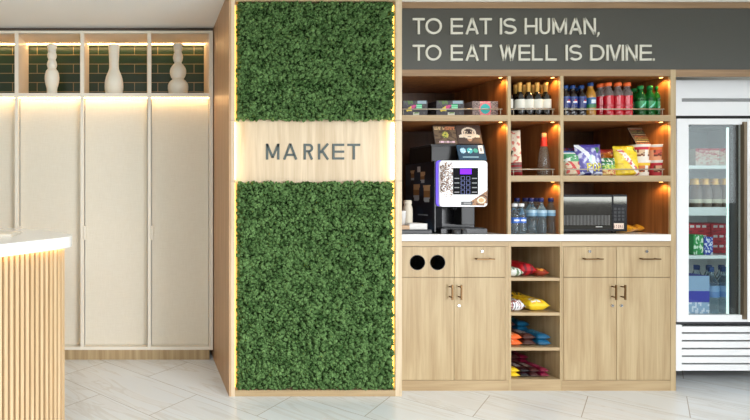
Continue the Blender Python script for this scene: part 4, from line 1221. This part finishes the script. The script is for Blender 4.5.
# cards on the machine
def f_shop(u, v):
    if u < .03 or u > .97 or v < .03 or v > .97: return (70, 56, 48)
    if .78 < v < .93 and .06 < u < .94 and blob(u * 5, v * 2, 5, 2) > -.12 and not (.34 < u < .42): return (222, 190, 140) if u < .5 else (206, 130, 90)
    if math.hypot((u - .5) * 1.2, (v - .5)) < .17: return (206, 196, 90) if blob(u, v, 9, 5) > -.1 else (110, 130, 60)
    if .08 < v < .18 and .2 < u < .88 and (u * 22) % 1 > .3: return (232, 200, 214)
    return (118, 96, 72) if blob(u, v, 5, 3) > -.1 else (88, 68, 52)
def f_badge(u, v):
    x, z = abs(u - .5), v - .5
    if x < .24 and .02 < v - .42 < .28 and x < .2: 
        return (66, 50, 44) if (x < .15 and abs(z - .12) < .09 and blob(u * 6, v, 9, 3) > -.2) else (236, 214, 186)
    if x < .30 and abs(math.hypot(x, z - .08) - .27) < .045: return (240, 224, 200)
    if abs(z + .02 + x * .2) < .08 and x < .42: return (244, 230, 206)
    if math.hypot(x * 1.1, z + .24) < .12: return (190, 150, 120)
    return (78, 60, 52)
def f_blue(u, v):
    for cx_, r_, c_ in ((.2, .14, (170, 216, 236)), (.45, .14, (70, 190, 196)), (.66, .11, (60, 170, 150))):
        if math.hypot((u - cx_) * 1.65, (v - .62)) < r_ * 1.25: return c_ if blob(u, v, 9, 2) > -.25 else (230, 244, 244)
    if .78 < u < .95 and .42 < v < .98: return (232, 232, 232) if not (.55 < v < .8 and .83 < u < .9) else (150, 150, 150)
    if .16 < v < .24 and .15 < u < .72: return (150, 190, 206)
    return (24, 66, 92)
cyd = cmy + .1; kk = F / cyd
zc0 = hz1 + .0105
h1 = .125
o = card('promo_card', 'brown promotional card with green picture leaning on the coffee machine', 22.8 / kk, h1, f_shop, cat='card', edge=(60, 48, 40)); put(o, PX(443.9, cyd), cyd - .03, zc0, -.26, 0, 0)
o = card('promo_card', 'dark brown promotional card with a cream badge leaning above the coffee machine', 24 / kk, h1, f_badge, edge=(60, 48, 40)); put(o, PX(467.6, cyd), cyd - .03, zc0 + .002, -.26, 0, 0)
o = card('promo_card', 'blue promotional card with three pale circles on the coffee machine', 27 / kk, .102, f_blue, edge=(20, 50, 70)); put(o, PX(471.0, cyd - .06), cyd - .08, CZ(160.4) + .003, -.30, 0, 0)
m_ = MB(); xq = PX(467.6, cyd)
for dx in (-.05, .05): m_.tube([(xq + dx, cyd - .01, zc0 + .0), (xq + dx, cyd + .06, zc0 - .02), (xq + dx, cyd + .035, zc0 + .10)], .002, 'black_plastic', n=6)
m_.tube([(xq - .06, cyd - .031, zc0 - .0015), (xq + .06, cyd - .031, zc0 - .0015)], .002, 'black_plastic', n=6)
m_.build('card_holder', t)

# tray with napkins, stirrers and a flask
ty = DU + .03
tx0, tx1 = U(402) - .012, PX(432, ty)
m_ = MB(); m_.box(tx0, tx1, ty, ty + .2, ZW, ZW + .022, 'charcoal'); m_.box(tx0, tx1, ty, ty + .006, ZW + .022, ZW + .028, 'charcoal')
tag(m_.build('serving_tray', bevel=.002), 'low dark grey tray on the worktop beside the coffee machine', 'tray')
m_ = MB()
for i in range(9):
    m_.box(PX(411.2, ty) + .001 * (i % 3), PX(429.4, ty) - .0015 * (i % 2), ty + .02 + .001 * (i % 2), ty + .15, ZW + .0225 + i * .0045, ZW + .0265 + i * .0045, 'paper')
tag(m_.build('napkin_stack', bevel=.0015), 'stack of white paper napkins on the dark grey tray', 'napkins')
m_ = MB()
m_.box(tx0 + .006, PX(410.8, ty), ty + .012, ty + .14, ZW + .0225, ZW + .052, 'oak_side')
tag(m_.build('stirrer_box', bevel=.002), 'small tan wooden box at the end of the dark grey tray', 'box')
fy = DU + .175; 
t = thing('flask', 'cream flask with a narrow collar standing at the back of the tray', 'flask', (PX(407.6, fy), fy, ZW + .0225))
MB().lathe(smooth_prof([(0, 0), (.028, 0), (.029, .008), (.029, .11), (.0275, .135), (.023, .15), (.021, .158)], 4), 'cup_plastic', n=28).build('flask_body', t, local=True)
MB().lathe([(.023, .158), (.0245, .162), (.0245, .176), (.021, .184), (0, .185)], 'cup_plastic', n=28).build('lid', t, local=True)
# paper cups in front of it
t = thing('paper_cup', 'white paper cup at the end of the tray, half hidden by the column', 'cup', (PX(401.5, DU + .1) , DU + .1, ZW + .0525))
MB().lathe([(0, 0), (.019, 0), (.026, .085), (.0275, .086), (.0275, .089), (.025, .089), (.018, .003), (0, .003)], 'paper', n=28).build('cup_body', t, local=True)

# ------------------------------------------------------------------ snack bars in the narrow open shelf
def colors(a, b_, c_=None, s=8, k=1):
    def f(u, v):
        n = blob(u, v, s, k)
        if v < .06 or v > .95: return a
        if n > .18: return c_ or b_
        return b_ if (.25 < v < .75 and .15 < u < .85 and n > -.12) else a
    return f
def lay(name, label, x, y, z, w_, l_, th, f, rz=0.0, rx=0.0, cat='snack', group=None, seed=0, dry=0):
    o = packet(name, label, cat, group, w_, l_, th, f, nu=18, nv=30, seed=seed, tp=.12)
    # lies on its back, length running away into the shelf
    return put(o, x, y, z + th / 2 + .002, -PI / 2 + rx, dry, rz)
def xat(px, y): return PX(px, y)
inX = lambda x, h: min(max(x, NX0 + h + .002), NX1 - h - .002)
# compartment 1 (top)
Z1 = LZ[0]
g1 = 'snack packets in the upper compartment of the open shelf'
y0 = DU + .02
lay('snack_packet', 'white packet with a green-yellow patch lying at the front of the upper compartment', NX0 + .05, y0, Z1, .09, .17, .05, lambda u, v: (196, 206, 60) if (v > .35 and v < .75 and u < .7) else ((236, 236, 226) if blob(u, v, 9, 2) > -.15 else (110, 130, 100)), .02, .06, group=g1, seed=1)
lay('snack_packet', 'glossy red packet lying across the upper compartment', NX0 + .14, y0 + .02, Z1, .105, .2, .075, lambda u, v: (184, 20, 34) if blob(u, v, 5, 4) > -.25 else (110, 12, 30), .1, .05, group=g1, seed=2)
lay('snack_packet', 'dark red packet with an orange round emblem at its front end', NX0 + .222, y0 + .01, Z1, .085, .2, .045, lambda u, v: (240, 160, 70) if math.hypot((u - .45) * .9, (v - .14) * 2.2) < .22 and math.hypot((u - .45) * .9, (v - .14) * 2.2) > .1 else ((150, 50, 30) if v < .3 else (70, 12, 26)), .12, .04, group=g1, seed=3)
lay('snack_packet', 'dark purple packet at the back under the glossy red one', NX0 + .06, y0 + .19, Z1, .10, .16, .06, lambda u, v: (60, 24, 60) if blob(u, v, 5, 8) > -.2 else (90, 20, 40), .0, 0, group=g1, seed=4)
# compartment 2
Z2 = LZ[1]; g2 = 'snack packets in the second compartment of the open shelf'
fsp = lambda u, v: [(236, 236, 238), (150, 70, 60), (90, 90, 100), (230, 226, 220)][int(abs(blob(u, v, 16, 3)) * 9) % 4]
fy2 = lambda u, v: (244, 206, 40) if v < .05 or blob(u, v, 7, 4) > .0 else ((236, 236, 226) if (.08 < v < .3 and .15 < u < .6) else (226, 170, 24))
lay('snack_packet', 'speckled white and brown packet at the front of the second compartment', NX0 + .055, y0, Z2, .1, .14, .065, fsp, .03, .06, group=g2, seed=5)
lay('snack_packet', 'bright yellow packet at the front right of the second compartment', NX0 + .195, y0 + .005, Z2, .14, .17, .065, fy2, .12, .05, group=g2, seed=6)
lay('snack_packet', 'yellow packet lying deeper in behind the speckled one', NX0 + .075, y0 + .155, Z2, .12, .19, .08, lambda u, v: (206, 166, 30) if blob(u, v, 8, 9) > -.1 else (60, 50, 20), .02, .0, group=g2, seed=7)
lay('snack_packet', 'yellow and black packet lying behind the bright yellow one', NX0 + .2, y0 + .19, Z2, .11, .17, .075, lambda u, v: (196, 150, 30) if blob(u, v, 9, 1) > .02 else (40, 34, 20), .05, 0, group=g2, seed=8)
# compartments 3 and 4: columns of bars
def bars(Z, cols, grp, rows=2, tall=2, th=.02):
    for ci, (name_, x, w_, f, rz) in enumerate(cols):
        for r_ in range(rows):
            nlev = tall + (1 if r_ else 0)
            for lv in range(nlev):
                pos = ['lowest', 'second', 'third', 'fourth'][lv]
                where = 'front' if r_ == 0 else 'rear'
                lb = '%s snack bar, %s of the %s pile' % (name_, pos if lv < nlev - 1 or nlev == 1 else 'topmost', where)
                lay('snack_bar', lb, inX(x - .0 * r_, w_ / 2 + .012), y0 + .002 + r_ * .165 + lv * .004, Z + lv * (th + .0012), w_, .15, th, f, rz * (1 - .3 * r_), 0, 'snack bar', grp, seed=ci * 5 + r_ * 2 + lv)
bars(LZ[2], [('orange', NX0 + .045, .072, colors((236, 104, 40), (250, 150, 90), (255, 190, 140), 9, 1), 0), ('brown and white', NX0 + .130, .078, colors((70, 34, 28), (200, 190, 186), (96, 60, 50), 12, 2), 0), ('teal blue', NX0 + .222, .08, colors((20, 92, 130), (70, 160, 190), (30, 110, 150), 10, 3), -.03)], 'snack bars in the third compartment of the open shelf', th=.034)
bars(LZ[3], [('yellow', NX0 + .038, .058, colors((240, 206, 40), (250, 220, 60), (220, 160, 30), 9, 5), .0), ('black and silver', NX0 + .103, .058, colors((30, 24, 28), (196, 190, 190), (120, 30, 50), 10, 6), .03), ('dark chocolate brown', NX0 + .165, .056, colors((66, 30, 30), (180, 160, 150), (50, 20, 26), 10, 7), .03), ('maroon', NX0 + .226, .056, colors((120, 20, 52), (190, 70, 110), (90, 16, 40), 10, 8), .03)], 'snack bars in the lowest compartment of the open shelf', tall=2, th=.026)

# ------------------------------------------------------------------ goods in the fridge
FA, FB, FC, FD = fsh
def fx(px, y): return PX(px, y)
yf = FY0 + .02
def f_meat(u, v):
    n = blob(u * 2, v, 6, 3)
    if v > .7 or abs(v - .7 + .5 * u) < .07: return (176, 24, 50)
    return (206, 180, 164) if n > -.1 else (190, 120, 110)
# x span of the interior seen through the left door
ix0 = 3.56
for i in range(3):
    for lv in range(2):
        mb = MB(); w_, d_, h_ = .155, .2, .055; x = ix0 + .085 + i * .16 ; y = yf; z = FA + .004 + lv * .0565
        
        mb.box(x - w_ / 2, x + w_ / 2, y + .001, y + d_, z, z + h_, 'print_film', (200, 190, 180))
        mb.grid(lambda u, v: (x - w_ / 2 + u * w_, y, z + v * h_), 20, 8, 'print_film', (lambda u, v: f_meat(u, v)) if lv else (lambda u, v: (206, 190, 178) if blob(u + i, v, 7, 5) > -.2 else (196, 130, 120)))
        tag(mb.build('food_tray'), '%s wrapped food tray of the %s pile from the fridge side' % (['lower', 'upper'][lv], ORD[i]), 'food tray', 'wrapped food trays on the top fridge shelf')
def fbottle(label):
    o = thing('drink_bottle', label, 'bottle', (0, 0, 0), 'gold-necked bottles on the second fridge shelf')
    MB().lathe(smooth_prof([(0, 0), (.027, 0), (.0285, .006), (.0285, .1), (.026, .12), (.014, .155), (.012, .17)], 4), 'print_film', n=22, col=(74, 58, 42), colf=lambda a, z: (176, 170, 140) if .035 < z < .06 else (84, 60, 38)).build('bottle_body', o, local=True)
    MB().lathe([(.018, .14), (.0145, .165), (.0145, .186), (.0, .187)], 'gold_foil', n=18, cap=False).build('foil', o, local=True)
    return o
fb = None
for r_ in range(2):
    for i in range(6):
        y = yf + .02 + r_ * .075; x = ix0 + .03 + i * .0635
        lb = '%s gold-necked bottle from the fridge side, %s row' % (ORD[i], ['front', 'back'][r_])
        if fb is None: fb = fbottle(lb); fb.location = (x, y, FB + .0035)
        else: dup(fb, (x, y, FB + .0035), lb)
# third shelf: red packages with green and blue cartons in front
def carton(label, x, y, z, w_, d_, h_, f, name='drink_carton', cat='carton', group=None):
    mb = MB(); mb.box(x - w_ / 2, x + w_ / 2, y + .0006, y + d_, z, z + h_, 'print_card', f(.05, .5))
    mb.grid(lambda u, v: (x - w_ / 2 + u * w_, y, z + v * h_), 14, 20, 'print_card', f)
    return tag(mb.build(name), label, cat, group)
carton('green carton on the third fridge shelf beside the blue ones', ix0 + .037, yf + .01, FC + .0035, .062, .07, .13, lambda u, v: (30, 150, 70) if blob(u, v, 5, 1) > -.1 else (220, 240, 220))
carton('blue carton with white marks next to the green carton', ix0 + .105, yf + .012, FC + .0035, .055, .07, .115, lambda u, v: (34, 66, 180) if blob(u, v, 6, 2) > -.12 else (226, 232, 246))
for r_ in range(3):
    for i in range(2):
        f = (lambda u, v: (226, 220, 220) if (.62 < v < .85 and (u * 9) % 1 > .3 and .08 < u < .9) else ((200, 36, 52) if blob(u, v, 5, r_ + i) > -.2 else (150, 24, 40)))
        carton('red package, %s of the pile %s on the third fridge shelf' % (['lowest', 'middle', 'topmost'][r_], ['behind the cartons', 'nearest the light tube'][i]), ix0 + .12 + i * .196, yf + .1, FC + .0035 + r_ * .066, .188, .16, .064, f, 'food_package', 'package', 'red packages on the third fridge shelf')
# bottom: multi-pack and bottles of water
carton('indigo wrapped water multipack at the bottom of the fridge', ix0 + .03, yf + .005, FD + .001, .145, .14, .245, lambda u, v: (56, 60, 176) if v > .3 and v < .62 else ((226, 230, 246) if (v < .3 and blob(u, v, 6, 3) > .1) else (150, 178, 212)), 'water_pack', 'water pack')
wb_ = bottle('water_bottle', 'x', 'bottle', 'large water bottles at the bottom of the fridge', .30, .038, 'water_pet', 'blue_cap', labelf=lambda u, v: (120, 160, 206) if v > .5 else (86, 130, 190), lab_z=(.35, .6), waist=.06)
for i in range(6):
    y = yf + .035 + (i // 3) * .085; x = ix0 + .145 + (i % 3) * .083; lb = '%s large water bottle from the multipack, %s row of the fridge bottom' % (ORD[i % 3], ['front', 'back'][i // 3])
    if i == 0: wb_.location = (x, y, FD + .001); wb_['label'] = lb
    else: dup(wb_, (x, y, FD + .001), lb)
